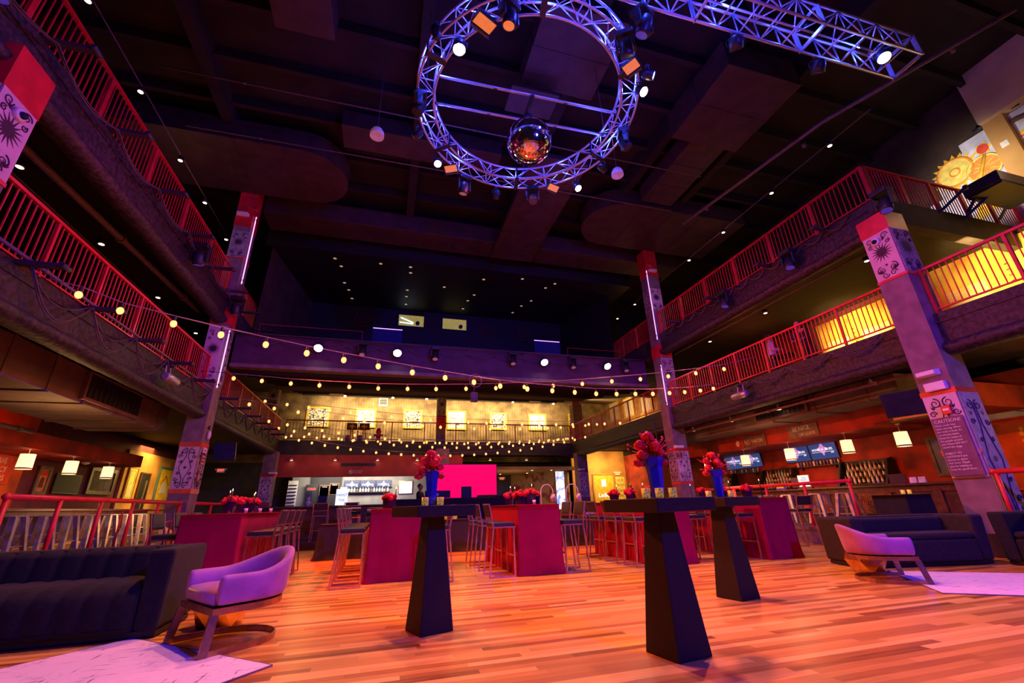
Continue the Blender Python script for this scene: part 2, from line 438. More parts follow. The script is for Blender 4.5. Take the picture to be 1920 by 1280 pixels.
# outer walls
struct('wall_left', MB().box(-10.3,-5,0,-10,30,4.0), M['maroon'])
struct('wall_left_upper', MB().box(-10.4,-5,4.0,-10.15,30,12.8), M['darkwall'])
struct('wall_right', MB().box(14.5,6.0,0,14.8,30,3.8), M['redwall'])
struct('wall_right_near', MB().box(14.5,-5,0,14.8,6.0,3.8), M['orangewall'])
struct('wall_right_balcony', MB().box(15.2,8.2,3.8,15.4,22,7.4), M['maroon'])
struct('wall_right_mural', MB().box(15.2,-5,3.8,15.4,8.2,7.4), M['slab'])
struct('wall_right_upper', MB().box(16.2,-5,7.0,16.5,30,12.8), M['darkwall'])
struct('wall_back_lower', MB().box(-10.3,28.6,0,15,28.9,4.2), M['darkwall'])
struct('wall_back_balcony', MB().box(-10.3,27.6,3.7,15.4,27.8,8.2), M['boards'])
struct('wall_back_upper', MB().box(-10.3,21.5,6.8,16.4,21.7,12.8), M['tile'])
struct('wall_side_left', MB().add([(-5.1,16.6,7.4),(-5.0,16.6,11),(-4.2,21.5,11),(-4.2,21.5,7.4)],[(0,1,2,3)]), M['darkwall'])
struct('wall_side_right', MB().add([(9.3,21.5,7.4),(9.3,21.5,11),(10.3,17.5,11),(10.3,17.5,7.4)],[(0,1,2,3)]), M['tile'])
# raised side floors and the bar step
struct('platform_left', MB().box(-10,2,0,-5.05,28,.37), M['carpet'])
struct('platform_right', MB().box(10.08,-3,0,14.5,28,.37), M['carpet'])
struct('trim_platform_right', MB().box(10.05,7.6,0,10.08,14,.30).box(10.03,7.6,.30,10.10,14,.375), M['riser'])
struct('trim_platform_left', MB().box(-5.05,6,0,-5.02,14,.30), M['riser'])
struct('platform_bar', MB().box(-5.0,15.0,0,9.8,28,.2), M['carpet'])
# balcony slabs and their edge beams
def slab(name, x0, y0, x1, y1, z0, z1, mat): return struct(name, MB().box(x0,y0,z0,x1,y1,z1), mat)
slab('balcony_slab_left', -10.1,1,-5.4,28,4.15,4.42, M['slab'])
slab('balcony_slab_right', 10.7,0,15.2,28,4.15,4.42, M['slab'])
slab('balcony_slab_far', -5.5,24.0,10.8,27.6,4.05,4.42, M['slab'])
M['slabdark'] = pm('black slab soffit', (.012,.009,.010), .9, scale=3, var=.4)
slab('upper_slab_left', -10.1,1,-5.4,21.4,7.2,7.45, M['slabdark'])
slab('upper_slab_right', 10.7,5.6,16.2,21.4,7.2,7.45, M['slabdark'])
def beam(name, mat, *boxes):
    mb = MB()
    for b in boxes: mb.box(*b)
    return struct(name, mb, mat, bevel=.03)
def edge_beam(x, y0, y1, z0, z1, s):
    """fireproofed I-beam with a fat irregular lower flange; s = side the slab is on"""
    mb = MB(); n = int((y1-y0)*4); rr = random.Random(int(x*10)+int(z0*100))
    def fn(a, b):
        y = y0+(y1-y0)*b
        k = a*2*PI
        j = 1+.14*rr.random()
        return (x+s*.10+math.cos(k)*.20*j, y, z0+.12+math.sin(k)*.13*j)
    mb.grid(fn, 10, n, True, None, True)
    mb.box(min(x+s*.02,x+s*.14), y0, z0+.1, max(x+s*.02,x+s*.14), y1, z1-.02)
    mb.box(min(x-s*.0,x+s*.4), y0, z1-.2, max(x-s*.0,x+s*.4), y1, z1)
    return mb
struct('edge_beam_left', edge_beam(-5.15,1,24,3.62,4.42,-1), M['beamrough'])
struct('edge_beam_right', edge_beam(10.42,0,24,3.58,4.42,1), M['beamrough'])
struct('upper_edge_beam_left', edge_beam(-5.15,1,15.1,6.55,7.45,-1), M['beamrough'])
struct('upper_edge_beam_right', edge_beam(10.42,5.4,15.1,6.58,7.45,1), M['beamrough'])
struct('upper_edge_beam_return', MB().box(10.4,5.35,6.8,16.2,5.6,7.45), M['slab'])
struct('upper_edge_left_rear', MB().box(-5.5,15.1,6.7,-5.15,21.4,7.45), M['slab'])
struct('upper_edge_right_rear', MB().box(10.45,15.1,6.6,10.8,21.4,7.45), M['slab'])
struct('edge_beam_far', MB().box(-5.2,23.85,3.72,10.6,24.1,4.42), M['slab'])
# raked theatre balcony: front, soffit, tiers
struct('balcony_front', MB().box(-5.1,15.1,5.6,10.3,15.3,6.66), pm('deep purple balcony front', (.075,.028,.075), .7, scale=3))
struct('trim_balcony_front', MB().box(-5.1,15.06,5.5,10.3,15.34,5.62).box(-5.1,15.06,6.64,10.3,15.34,6.69), M['mauve'])
mb = MB().add([(-5.2,15.3,5.52),(10.6,15.3,5.52),(15,27.6,7.75),(-10,27.6,7.75)],[(0,1,2,3)])
struct('soffit_balcony', mb, M['under'])
mb = MB()
for i in range(10):
    mb.add([(-5.0,15.4+i*1.25,5.50+i*.226),(10.4,15.4+i*1.25,5.50+i*.226),(10.4,15.52+i*1.25,5.40+i*.226),(-5.0,15.52+i*1.25,5.40+i*.226)],[(0,1,2,3)])
struct('trim_soffit_ribs', mb, M['black'])
mb = MB()
for i in range(6): mb.box(-5.0,15.3+i*1.05,6.4,10.3,15.3+(i+1)*1.05,6.5+i*.32)
struct('floor_tiers', mb, M['carpet'])
# soffits over the bars
struct('soffit_bar_right', MB().box(12.5,6.2,2.85,14.5,8.4,3.4).box(12.5,8.4,2.75,14.5,20,3.35), M['redwall'])
struct('soffit_bar_left', MB().box(-10,11,2.72,-8.5,19,3.1), M['redwall'])
struct('soffit_far_bar', MB().box(-5.1,23.9,2.66,4.0,24.2,3.72), pm('dark red fascia', (.34,.03,.03), .7, scale=2.5, var=.15))
struct('ceiling_entry', MB().box(4.0,23.9,2.95,10.9,28.6,3.1), pm('tan entry ceiling', (.30,.18,.07), .8, scale=1.5))
struct('soffit_under_far', MB().box(-5.1,24.2,3.3,4.0,28.6,3.5), M['black'])
struct('wall_left_alcove', MB().box(-10.0,21.0,.37,-9.9,26,3.6), M['ochre'])
struct('wall_kitchen', MB().box(-4.95,27.3,.2,4.2,27.5,3.3), pm('grey back bar wall', (.32,.31,.30), .6, scale=2))
struct('wall_entry', MB().prism([(8.0,28.55),(10.55,25.0),(10.7,25.1),(8.2,28.6)], 0, 2.95), M['leopard'])
struct('wall_lobby_right', MB().box(10.9,25.0,.37,14.5,25.15,4.1), M['ochre'])

# ============================================================ COLUMNS
def star(mb, cx, cy, r0, r1, n, z0, z1, ph=0):
    p = []
    for i in range(2*n):
        a = PI*i/n+ph; r = r1 if i % 2 == 0 else r0
        p.append((cx+math.cos(a)*r, cy+math.sin(a)*r))
    return mb.prism(p, z0, z1)
def curl(mb, cx, cy, r, s=1, ph=0, turns=1.4, w=.011, z=.004):
    pts = []
    for i in range(22):
        t = i/21; a = ph+s*t*turns*2*PI; q = r*(1-.8*t)
        pts.append((cx+math.cos(a)*q, cy+math.sin(a)*q, z))
    return mb.tube(pts, [w*(1-.5*i/21) for i in range(22)], 4)
def leaf(mb, cx, cy, L, a, w=.3, z=.003):
    c, s = math.cos(a), math.sin(a)
    P = [(0,0),(L*.45,L*w*.5),(L,0),(L*.45,-L*w*.5)]
    return mb.prism([(cx+x*c-y*s, cy+x*s+y*c) for x,y in P], 0, z)
def motif_sun(w, h):
    mb = MB(); k = w/2
    star(mb, 0, .08*h, k*.33, k*.82, 16, 0, .004)
    for s in (-1,1):
        curl(mb, s*k*.55, h*.40, k*.28, s, 0); curl(mb, s*k*.62, h*.26, k*.18, -s, 1)
        for a in range(4): leaf(mb, s*k*.5, h*.33, k*.3, PI/2+s*(.3+a*.5))
        curl(mb, s*k*.42, -h*.30, k*.34, -s, PI/2); curl(mb, s*k*.30, -h*.42, k*.25, s, 0)
        for a in range(5): leaf(mb, s*k*.55, -h*.36, k*.36, PI/2-s*(a*.45-.9))
    star(mb, 0, -h*.22, k*.06, k*.14, 5, 0, .004)
    star(mb, 0, h*.35, k*.05, k*.10, 5, 0, .004)
    return mb
def motif_scroll(w, h):
    mb = MB(); k = w/2
    star(mb, 0, 0, k*.10, k*.20, 8, 0, .004)
    for s in (-1,1):
        mb.tube([(s*k*.1,h*.40,.004),(s*k*.12,h*.25,.004),(s*k*.62,0,.004),(s*k*.12,-h*.25,.004),(s*k*.1,-h*.40,.004)], .009, 4)
        for t in (-1,1):
            curl(mb, s*k*.38, t*h*.40, k*.34, s*t, PI/2*t, w=.012); curl(mb, s*k*.68, t*h*.27, k*.22, -s*t, 0); curl(mb, s*k*.55, t*h*.14, k*.16, s*t, 1)
            for a in range(3): leaf(mb, s*k*.58, t*h*.32, k*.32, t*(PI/2)+s*(a*.5-.5))
    return mb
def column(label, x0, x1, y0, y1, z1, panels, z0=0):
    root = thing('column', label, 'column', ((x0+x1)/2,(y0+y1)/2,z0)); root['kind'] = 'structure'
    hx, hy = (x1-x0)/2, (y1-y0)/2
    MB().box(-hx,-hy,0,hx,hy,z1-z0).build('shaft', M['mauve'], root)
    for fc, za, zb, kind in panels:
        if kind in ('red',):
            MB().box(-hx-.012,-hy-.012,za-z0,hx+.012,hy+.012,zb-z0).build('painted_band', M['red'], root); continue
        if kind == 'clad':
            MB().box(-hx-.05,-hy-.05,za-z0,hx+.05,hy+.05,zb-z0).build('cladding', M['graypanel'], root); continue
        wd = (2*hy if fc in ('+x','-x') else 2*hx)-.02; h = zb-za
        ox = {'+x':(hx,0),'-x':(-hx,0),'-y':(0,-hy)}[fc]
        F = face(ox[0], ox[1], (za+zb)/2-z0, fc)
        mt = M['lav'] if kind in ('sun','scroll') else M['graypanel']
        p = MB().box(-wd/2,-h/2,0,wd/2,h/2,.014, ).build('painted_panel', mt, root, M=F)
        F2 = Matrix.Translation((0,0,.014))
        mo = motif_sun(wd,h) if kind in ('sun','sungrey') else motif_scroll(wd,h)
        mo.build('motif', M['ink'], p, M=F2)
    return root
C_L1 = column('near left column with red cap and black sunburst panel, below the upper balcony', -5.56,-5.0,5.42,6.0,6.9,
    [('',6.2,6.9,'red'),('+x',5.12,6.2,'sun'),('-y',5.12,6.2,'sungrey'),('',5.06,5.12,'red')])
C_R1 = column('near right column with the caution notice and black sunburst panel', 10.2,10.78,5.25,5.82,6.95,
    [('',6.5,6.95,'red'),('-x',5.42,6.5,'sun'),('-y',5.42,6.5,'sungrey'),('',5.36,5.42,'red'),('',2.82,2.92,'red'),('-x',1.3,2.82,'scroll'),('-y',0.37,2.82,'grey'),('',1.7,1.76,'red')])
C_L2 = column('left middle column of the dance floor with purple scroll panel', -5.5,-5.0,14.0,14.56,11.9,
    [('',10.1,11.9,'red'),('-y',8.9,9.9,'sungrey'),('',8.85,8.95,'red'),('',6.55,7.1,'red'),('-y',4.7,6.45,'sun'),('-y',1.72,2.82,'scroll'),('+x',1.72,2.82,'grey'),('',2.82,2.95,'red'),('',1.6,1.72,'red'),('+x',4.7,6.45,'grey')])
C_R2 = column('right middle column of the dance floor with pale wood-grain scroll panel', 10.3,10.86,14.0,14.5,11.49,
    [('',10.2,11.49,'red'),('-y',8.6,9.6,'sun'),('-x',8.6,9.6,'grey'),('',6.5,7.0,'red'),('-y',4.9,6.45,'sungrey'),('-y',1.72,2.78,'scroll'),('-x',1.72,2.78,'grey'),('',2.78,2.9,'red'),('',1.62,1.70,'red')])
C_L3 = column('far left column beside the far bar with faded scroll panel', -5.5,-4.95,22.8,23.3,3.75,[('-y',1.5,2.6,'scroll'),('',2.6,2.75,'red'),('',1.38,1.46,'red')])
C_R3 = column('far right column beside the lobby doors with faded scroll panel', 10.3,10.9,22.8,23.3,3.75,[('-y',1.4,2.7,'scroll'),('',2.7,2.74,'red')])
C_M = column('slim far balcony column with red top and small sun motif', 2.6,3.1,24.5,24.9,7.3,[('',7.1,7.3,'red'),('-y',6.0,7.1,'sungrey'),('',5.3,6.0,'red')], z0=4.42)
C_M2 = column('plain plum column standing behind the pink screen', 2.5,3.2,23.4,23.9,4.0,[])
C_RB = column('brown far balcony column at the right corner', 11.0,11.6,24.4,24.9,7.4,[('',6.9,7.0,'red')], z0=4.42)
C_LB = column('brown far balcony column at the left corner', -6.2,-5.7,24.4,24.9,7.4,[('-y',6.2,7.2,'sungrey')], z0=4.42)

# ============================================================ RAILINGS
def railing(name, label, p0, p1, z0, h, step, mats, post=(.05,.05), bal=.115, wide=False, r=.03):
    """p0->p1 in plan; children: rails, posts, one baluster panel per bay"""
    a = V(*p0, 0); b = V(*p1, 0); d = (b-a); L = d.length; d.normalize()
    root = thing(name, label, 'railing', (a.x,a.y,z0), math.atan2(d.y,d.x))
    n = max(1, round(L/step)); s = L/n
    MB().box(-.03,-r,h-.05,L+.03,r,h).build('top_rail', mats[0], root)
    MB().box(0,-.018,.09,L,.018,.12).build('bottom_rail', mats[1], root)
    for i in range(n+1):
        x = i*s; w_, t_ = post
        MB().box(x-w_/2,-t_/2,-.02,x+w_/2,t_/2,h-.05).build('post', mats[1], root)
    for i in range(n):
        mb = MB(); k = round(s/bal)
        for j in range(1,k):
            x = i*s+j*s/k
            mb.box(x-.0085,-.0085,.12,x+.0085,.0085,h-.05)
        mb.build('baluster_panel', mats[1], root)
    return root
RR = (M['red'], M['red'])
DK = (M['reddark'], M['reddark'])
railing('balcony_railing', 'red balustrade along the left first balcony, lower of the left two', (-5.27,6.05), (-5.27,13.95), 4.42, 1.06, 1.25, RR)
railing('balcony_railing', 'red balustrade on the left first balcony beyond the middle column', (-5.27,14.6), (-5.27,23.85), 4.42, 1.06, 1.25, RR)
railing('balcony_railing', 'red balustrade along the left upper balcony, highest on the left', (-5.27,2.2), (-5.27,13.95), 7.45, 1.06, 1.6, RR, (.09,.05))
railing('balcony_railing', 'red balustrade on the left upper balcony behind the middle column', (-5.27,14.6), (-5.27,20.6), 7.45, 1.06, 1.2, RR)
railing('balcony_railing', 'red balustrade along the right first balcony left of the near column, before lit murals', (10.52,5.95), (10.52,13.95), 4.42, 1.03, 1.14, RR)
railing('balcony_railing', 'red balustrade right of the near right column, before the cream mural', (10.52,1.2), (10.52,5.2), 4.42, 1.03, 1.3, RR)
railing('balcony_railing', 'red balustrade on the right first balcony beyond the middle column', (10.52,14.55), (10.52,23.85), 4.42, 1.03, 1.3, RR)
railing('balcony_railing', 'red balustrade along the right upper balcony, highest on the right', (10.52,5.5), (10.52,13.95), 7.45, 1.04, 1.3, RR, (.09,.05))
railing('balcony_railing', 'red balustrade turning the corner in front of the sun mural', (10.6,5.48), (16.1,5.48), 7.45, 1.04, 1.1, RR, (.09,.05))
railing('balcony_railing', 'red balustrade on the right upper balcony behind the middle column', (10.52,14.55), (10.52,20.6), 7.45, 1.04, 1.2, RR)
railing('balcony_railing', 'dark red far balustrade before the framed drawings', (-5.0,23.97), (10.5,23.97), 4.42, 1.06, 1.72, DK, (.05,.05), .16)

def guard(label, p0, p1, posts, z0=.37, h=1.0, r=.035, mat=None):
    a = V(*p0, 0); b = V(*p1, 0); d = b-a; L = d.length; d.normalize()
    root = thing('guard_rail', label, 'rail', (a.x,a.y,z0), math.atan2(d.y,d.x))
    mb = MB().tube([(0,0,h),(L,0,h)], r*1.25, 10); mb.ball((0,0,h), r*1.5, 10, 8); mb.ball((L,0,h), r*1.5, 10, 8)
    mb.build('top_rail', mat or M['red'], root)
    for x in posts: MB().tube([(x,0,0),(x,0,h)], r, 8).lathe([(.07,0),(.07,.012)], 12, T3(x,0,0)).build('post', mat or M['red'], root)
    return root
guard('long red pipe guard rail in front of the left bar stools', (-5.12,8.1), (-5.12,13.9), (.02,1.15,2.3,3.45,4.6,5.78))
guard('red pipe guard rail past the left middle column', (-5.12,14.7), (-5.12,20.5), (.02,1.45,2.9,4.35,5.78))
guard('red pipe guard rail at the edge of the right bar platform', (10.2,7.75), (10.2,12.6), (.03,1.2,2.4,3.6,4.82))
guard('red pipe guard rail at the right edge past the caution column', (10.2,2.2), (10.2,5.2), (.03,1.4,2.97))
def low_rail(label, pts, mat):
    root = thing('grab_rail', label, 'rail', pts[0])
    q = [V(*p)-V(*pts[0]) for p in pts]
    MB().tube(q, .022, 8).build('handle_tube', mat, root); return root
low_rail('orange bent tube handrail behind the left guard rail', [(-5.75,12.6,.37),(-5.75,12.6,1.2),(-5.75,14.9,1.2),(-5.75,14.9,.37)], M['red'])
low_rail('short orange bent handrail at the left end of the bar stools', [(-6.2,9.2,.37),(-6.2,9.2,1.18),(-6.2,8.2,1.18),(-6.2,8.2,.37)], M['red'])
low_rail('sloping red handrail by the steps beside the left stools', [(-5.05,12.4,.0),(-5.05,12.4,.85),(-5.05,13.4,.95),(-5.05,13.4,.37)], M['red'])
# ============================================================ FLOOR FURNITURE
def pyramid_table(label, x, y, rz):
    t = thing('cocktail_table', label, 'table', (x,y,0), math.radians(rz), 'pyramid cocktail tables')
    MB().frus(-.165,-.165,.165,.165,0,-.085,-.085,.085,.085,.98).build('pedestal', M['laminate'], t, .008)
    MB().box(-.31,-.31,.975,.31,.31,1.075).build('tabletop', M['laminate'], t, .006)
    return t
pyramid_table('black pyramid cocktail table nearest to the left purple armchair, single blue vase on top', .49, 4.67, 21)
pyramid_table('black pyramid cocktail table closest to the camera, with three yellow candle glasses', 2.17, 3.29, 11)
pyramid_table('black pyramid cocktail table standing behind the closest one, nearer the right armchair', 3.98, 4.70, 12)

def rose_head(mb, c, r, rr):
    """a layered petal ball"""
    for L in range(3):
        n = 5+L*2
        for i in range(n):
            a = 2*PI*i/n+L*.5; el = [1.15,.65,.15][L]+rr.uniform(-.1,.1)
            d = V(math.cos(a)*math.cos(el), math.sin(a)*math.cos(el), math.sin(el))
            p = V(*c)+d*r*.62
            q = d.to_track_quat('Z','Y').to_matrix().to_4x4()
            q = q @ Matrix.Rotation(rr.uniform(.25,.9),4,'X') @ Matrix.Rotation(rr.uniform(-.5,.5),4,'Y')
            mb.ball((0,0,0), r*.56, 7, 4, (1,.85,.16), False, Matrix.Translation(p) @ q)
    mb.ball(c, r*.5, 7, 5)
def tall_vase(label, x, y, z, group='tall blue vases on the cocktail tables'):
    t = thing('tall_vase', label, 'vase', (x,y,z), .4, group)
    MB().lathe([(.045,0),(.05,.012),(.056,.10),(.068,.24),(.084,.33),(.080,.33),(.062,.22),(.045,.05)], 6, smooth=False, cap=True).build('vase_body', M['vase'], t)
    MB().lathe([(.06,0),(.06,.008)], 16).build('foot', M['vasedark'], t)
    return t
def bouquet(label, x, y, z, seed):
    rr = random.Random(seed)
    t = thing('flower_arrangement', label, 'flowers', (x,y,z), 0, 'red flower sprays in the tall vases')
    heads = [(-.01,0,.16,.062),(.05,.02,.11,.058),(-.07,.03,.09,.06),(.02,-.05,.07,.06),(-.10,-.02,.0,.055),(.09,.0,.03,.05),(-.13,0,-.06,.05),(.10,-.03,-.06,.045),(0,.05,.05,.055)]
    mb = MB()
    for hx,hy,hz,r in heads: mb.tube([(hx*.15,hy*.15,-.12),(hx*.5,hy*.5,0),(hx,hy,hz)], .004, 5)
    mb.build('stem', M['leaf'], t)
    for hx,hy,hz,r in heads:
        m2 = MB(); rose_head(m2, (hx,hy,hz), r, rr); m2.build('bloom', M['rose'], t)
    mb = MB()
    for i in range(14):
        a = rr.uniform(0,2*PI); e = rr.uniform(.0,1.2); d = V(math.cos(a)*math.cos(e), math.sin(a)*math.cos(e), math.sin(e))
        mb.tube([d*.05, d*rr.uniform(.17,.24)], [.004,.0015], 4); mb.ball(d*rr.uniform(.17,.23), .011, 6, 4)
    mb.build('berry_spray', M['rose'], t)
    return t
def votive(label, x, y, z, glow=False, s=1):
    t = thing('candle_glass', label, 'candle holder', (x,y,z), 0, 'mercury glass candle holders')
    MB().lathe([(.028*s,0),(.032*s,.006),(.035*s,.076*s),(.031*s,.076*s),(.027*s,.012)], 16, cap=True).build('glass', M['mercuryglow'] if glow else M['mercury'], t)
    MB().lathe([(.022*s,.012),(.022*s,.045*s)], 12).build('candle', M['paper'], t)
    return t
tall_vase('blue tapered vase on the left cocktail table', .47, 4.70, 1.077)
bouquet('red flower spray spilling to the side in the left cocktail table vase', .46, 4.70, 1.41, 1)
tall_vase('blue tapered vase on the closest cocktail table', 2.22, 3.34, 1.077)
bouquet('red flower spray in the vase on the closest cocktail table', 2.20, 3.34, 1.41, 5)
tall_vase('blue tapered vase on the cocktail table behind the closest one', 4.01, 4.72, 1.077)
bouquet('red flower spray in the vase on the cocktail table behind the closest one', 4.00, 4.72, 1.41, 9)
for l, x, y in (('candle glass left of the blue vase on the left cocktail table', .40, 4.60), ('candle glass right of the blue vase on the left cocktail table', .55, 4.60),
    ('candle glass furthest left on the closest cocktail table', 2.03, 3.22), ('middle candle glass on the closest cocktail table, just left of the vase', 2.155, 3.22), ('candle glass right of the vase on the closest cocktail table', 2.28, 3.22),
    ('candle glass left of the vase on the cocktail table behind', 3.80, 4.66), ('candle glass right of the vase on the cocktail table behind', 4.09, 4.62)):
    votive('yellow mottled '+l, x, y, 1.077)

# draped bar-height tables
def drape(name, label, cat, x0, x1, y0, y1, h, mat, flare=.05, amp=.022, seed=0, group=None, z0=0.004, pool=.05):
    rr = random.Random(seed); W, D = x1-x0, y1-y0
    cx, cy = (x0+x1)/2, (y0+y1)/2
    P = []
    def edge(ax, ay, bx, by, n):
        for i in range(n): P.append((ax+(bx-ax)*i/n, ay+(by-ay)*i/n))
    nl, nd = max(16,int(W*44)), max(16,int(D*44))
    edge(-W/2,-D/2,W/2,-D/2,nl); edge(W/2,-D/2,W/2,D/2,nd); edge(W/2,D/2,-W/2,D/2,nl); edge(-W/2,D/2,-W/2,-D/2,nd)
    n = len(P); ph = [rr.uniform(0,6.28) for _ in range(6)]
    per = 2*(W+D); mb = MB(); rows = 12
    def fn(u, v):
        i = int(round(u*n)) % n; px, py = P[i]; s = u*per
        dx = 1 if abs(px-W/2) < 1e-6 else (-1 if abs(px+W/2) < 1e-6 else 0)
        dy = 1 if abs(py-D/2) < 1e-6 else (-1 if abs(py+D/2) < 1e-6 else 0)
        corner = min(abs(abs(px)-W/2)+abs(abs(py)-D/2), .25)
        k = max(0, 1-corner/.16)
        f = math.sin(s*15+ph[0])*.6+math.sin(s*27+ph[1])*.5+math.sin(s*6.5+ph[2])*.5
        o = flare*v*(.5+.5*v)+amp*f*v*(1 if not k else .6)+.025*k*v*v
        if v > .9: o += pool*(v-.9)*10*(.5+.5*math.sin(s*9+ph[3]))
        if dx and dy: dx *= .75; dy *= .75
        z = h*(1-v)+z0*v
        if v == 0: z = h
        return (px+dx*o, py+dy*o, z)
    vs = [fn(i/n, 0) for i in range(n)]
    mb.grid(lambda u, v: fn(u, v), n, rows, True, None, True)
    mb.add([(a*.985,b*.99,h+.004) for a,b,_ in vs], [tuple(range(n))], False)
    top0 = len(mb.v)-n
    for i in range(n):
        mb.f.append([i, (i+1)%n, top0+(i+1)%n, top0+i]); mb.sm.append(True)
    o = mb.build(name, mat); o.location = (cx,cy,0); tag(o, label, cat, group); return o
TX = {'A':(-2.76,-1.98,7.6,10.15),'B':(-.18,.62,7.75,10.2),'C':(2.17,2.91,7.35,9.75),'D':(4.72,5.48,7.35,9.75),'E':(6.88,7.58,7.1,9.4)}
TN = {'A':'leftmost','B':'second from left','C':'middle','D':'fourth','E':'rightmost'}
for i, k in enumerate('ABCDE'):
    x0,x1,y0,y1 = TX[k]
    drape('tablecloth', 'red satin floor-length cloth over the %s bar-height table' % TN[k], 'tablecloth', x0,x1,y0,y1, 1.06, M['cloth'], 0.018 if k in 'BE' else .010, .015, i+3, 'red draped tables', pool=.02)
drape('table_linen', 'black floor-length linen over the left buffet table under the chafing dishes', 'tablecloth', -1.4,.25,11.7,12.4,.76, M['blackcloth'],.03,.02,31,'black buffet linens')
drape('table_linen', 'black floor-length linen over the middle buffet table behind the middle red table', 'tablecloth', 1.2,2.6,12.0,12.7,.76, M['blackcloth'],.03,.02,32,'black buffet linens')
drape('table_linen', 'black floor-length linen over the right buffet table under the heat lamps', 'tablecloth', 4.0,6.1,11.7,12.4,.76, M['blackcloth'],.03,.02,33,'black buffet linens')
drape('table_linen', 'black velvet pleated cover on the tall table behind the right sofa', 'tablecloth', 9.12,9.78,6.0,6.6,1.04, M['velvetblack'],.02,.025,34)
votive('yellow lit candle glass, left of two on the velvet covered table', 9.42, 6.22, 1.05, True)
votive('yellow lit candle glass, right of two on the velvet covered table', 9.56, 6.20, 1.05, True)

# ---- bar stools (local +x is the way the sitter faces)
def bar_stool(label, x, y, rz, group, z=0):
    t = thing('bar_stool', label, 'bar stool', (x,y,z), rz, group)
    w, fr, bk = .215, .165, -.235
    MB().box(-.20,-.215,.735,.175,.215,.80).build('seat', M['cushion'], t, .018)
    B = Matrix.Translation((-.235,0,.985)) @ Matrix.Rotation(-.16,4,'Y')
    MB().box(-.018,-.19,-.105,.022,.19,.105).build('backrest', M['cushion'], t, .012, B)
    q = .011
    for s in (-1,1):
        MB().bar((fr,s*w,.0),(fr-.01,s*w,.735),2*q).build('leg', M['frame'], t)
        MB().bar((bk-.02,s*w,.0),(bk+.05,s*w,.735),2*q).bar((bk+.05,s*w,.735),(bk-.02,s*w,1.09),2*q).build('leg', M['frame'], t)
        MB().bar((bk-.02,s*w,q),(fr,s*w,q),2*q).build('floor_runner', M['frame'], t)
    mb = MB()
    for s in (-1,1): mb.bar((-.20,s*w,.728),(.19,s*w,.728),2*q)
    mb.bar((.178,-w,.728),(.178,w,.728),2*q); mb.bar((-.195,-w,.728),(-.195,w,.728),2*q)
    mb.build('seat_frame', M['frame'], t)
    MB().bar((fr,-w,.30),(fr,w,.30),2*q).build('footrest', M['frame'], t)
    MB().bar((-.262,-w,1.085),(-.262,w,1.085),2*q).bar((-.222,-w,.875),(-.222,w,.875),2*q).build('back_bar', M['frame'], t)
    return t
first = [None]
def place_stool(label, x, y, rz, group, z=0):
    if first[0] is None:
        first[0] = bar_stool(label, x, y, rz, group, z); return first[0]
    return dup(first[0], label, (x,y,z), rz, group)
ordn = ['nearest','second','third','farthest']
def side(k, s, ys):
    x0,x1,_,_ = TX[k]
    for i, y in enumerate(ys):
        x = x0-.228 if s < 0 else x1+.228
        nm = 'only' if len(ys) == 1 else (ordn[i] if i < len(ys)-1 else 'farthest')
        place_stool('black bar stool, %s on the %s of the %s red table' % (nm, 'left' if s < 0 else 'right', TN[k]), x, y, 0 if s < 0 else PI, 'bar stools around the red tables')
side('A', 1, (8.02,8.62,9.25,9.85)); side('A', -1, (8.1,8.85,9.6))
side('B', -1, (7.62,8.42,9.22,9.98)); side('B', 1, (7.55,8.6))
side('C', -1, (7.60,8.45,9.30)); side('C', 1, (7.55,8.15))
side('D', -1, (7.5,8.2,8.9,9.5)); side('D', 1, (7.65,8.5))
side('E', -1, (7.45,8.2,8.95)); side('E', 1, (8.0,))
place_stool('bar stool with gold frame standing apart by the right guard rail', 9.55, 8.72, PI/2, 'bar stools around the red tables')
place_stool('bar stool alone in front of the far bar, left one', -1.85, 15.5, PI/2, 'bar stools at the far bar', .2)
place_stool('bar stool in front of the far bar, closer to the chafing dishes', -.95, 15.5, PI/2, 'bar stools at the far bar', .2)

# ---- rose vases and tapers
def rose_vase(label, x, y, z, seed):
    rr = random.Random(seed)
    v = thing('table_vase', 'dark blue flared vase '+label, 'vase', (x,y,z), seed*.7, 'dark rose vases on the red tables')
    MB().frus(-.06,-.06,.06,.06,0,-.085,-.085,.085,.085,.17).build('vase_body', M['vasedark'], v, .006)
    MB().box(-.064,-.064,0,.064,.064,.012).build('foot', M['vasedark'], v)
    b = thing('rose_bunch', 'domed bunch of red roses '+label, 'flowers', (x,y,z+.17), seed, 'rose bunches on the red tables')
    st = MB()
    for i in range(6): st.tube([(math.cos(i)*.02,math.sin(i)*.02,-.10),(math.cos(i)*.06,math.sin(i)*.06,.03)], .004, 4)
    st.build('stem', M['leaf'], b)
    for i in range(8):
        a = i*2.4; q = .028*math.sqrt(i+.3)*1.55
        mb = MB(); rose_head(mb, (math.cos(a)*q, math.sin(a)*q, .055-q*q*5+rr.uniform(-.01,.01)), .056, rr); mb.build('rose', M['rose'], b)
def taper(label, x, y, z, h=.26):
    t = thing('taper_candle', 'tall black taper candle '+label, 'candle', (x,y,z), 0, 'black tapers on the red tables')
    MB().lathe([(.035,0),(.035,.008),(.012,.02),(.014,.05),(.018,.055),(.018,.06)], 12).build('candlestick', M['vasedark'], t)
    MB().lathe([(.010,.055),(.008,.055+h)], 8).build('candle', M['candle'], t)
    MB().lathe([(.001,.06+h),(.006,.068+h),(.004,.082+h),(.0005,.098+h)], 8).build('flame', M['flame'], t)
Zt = 1.066
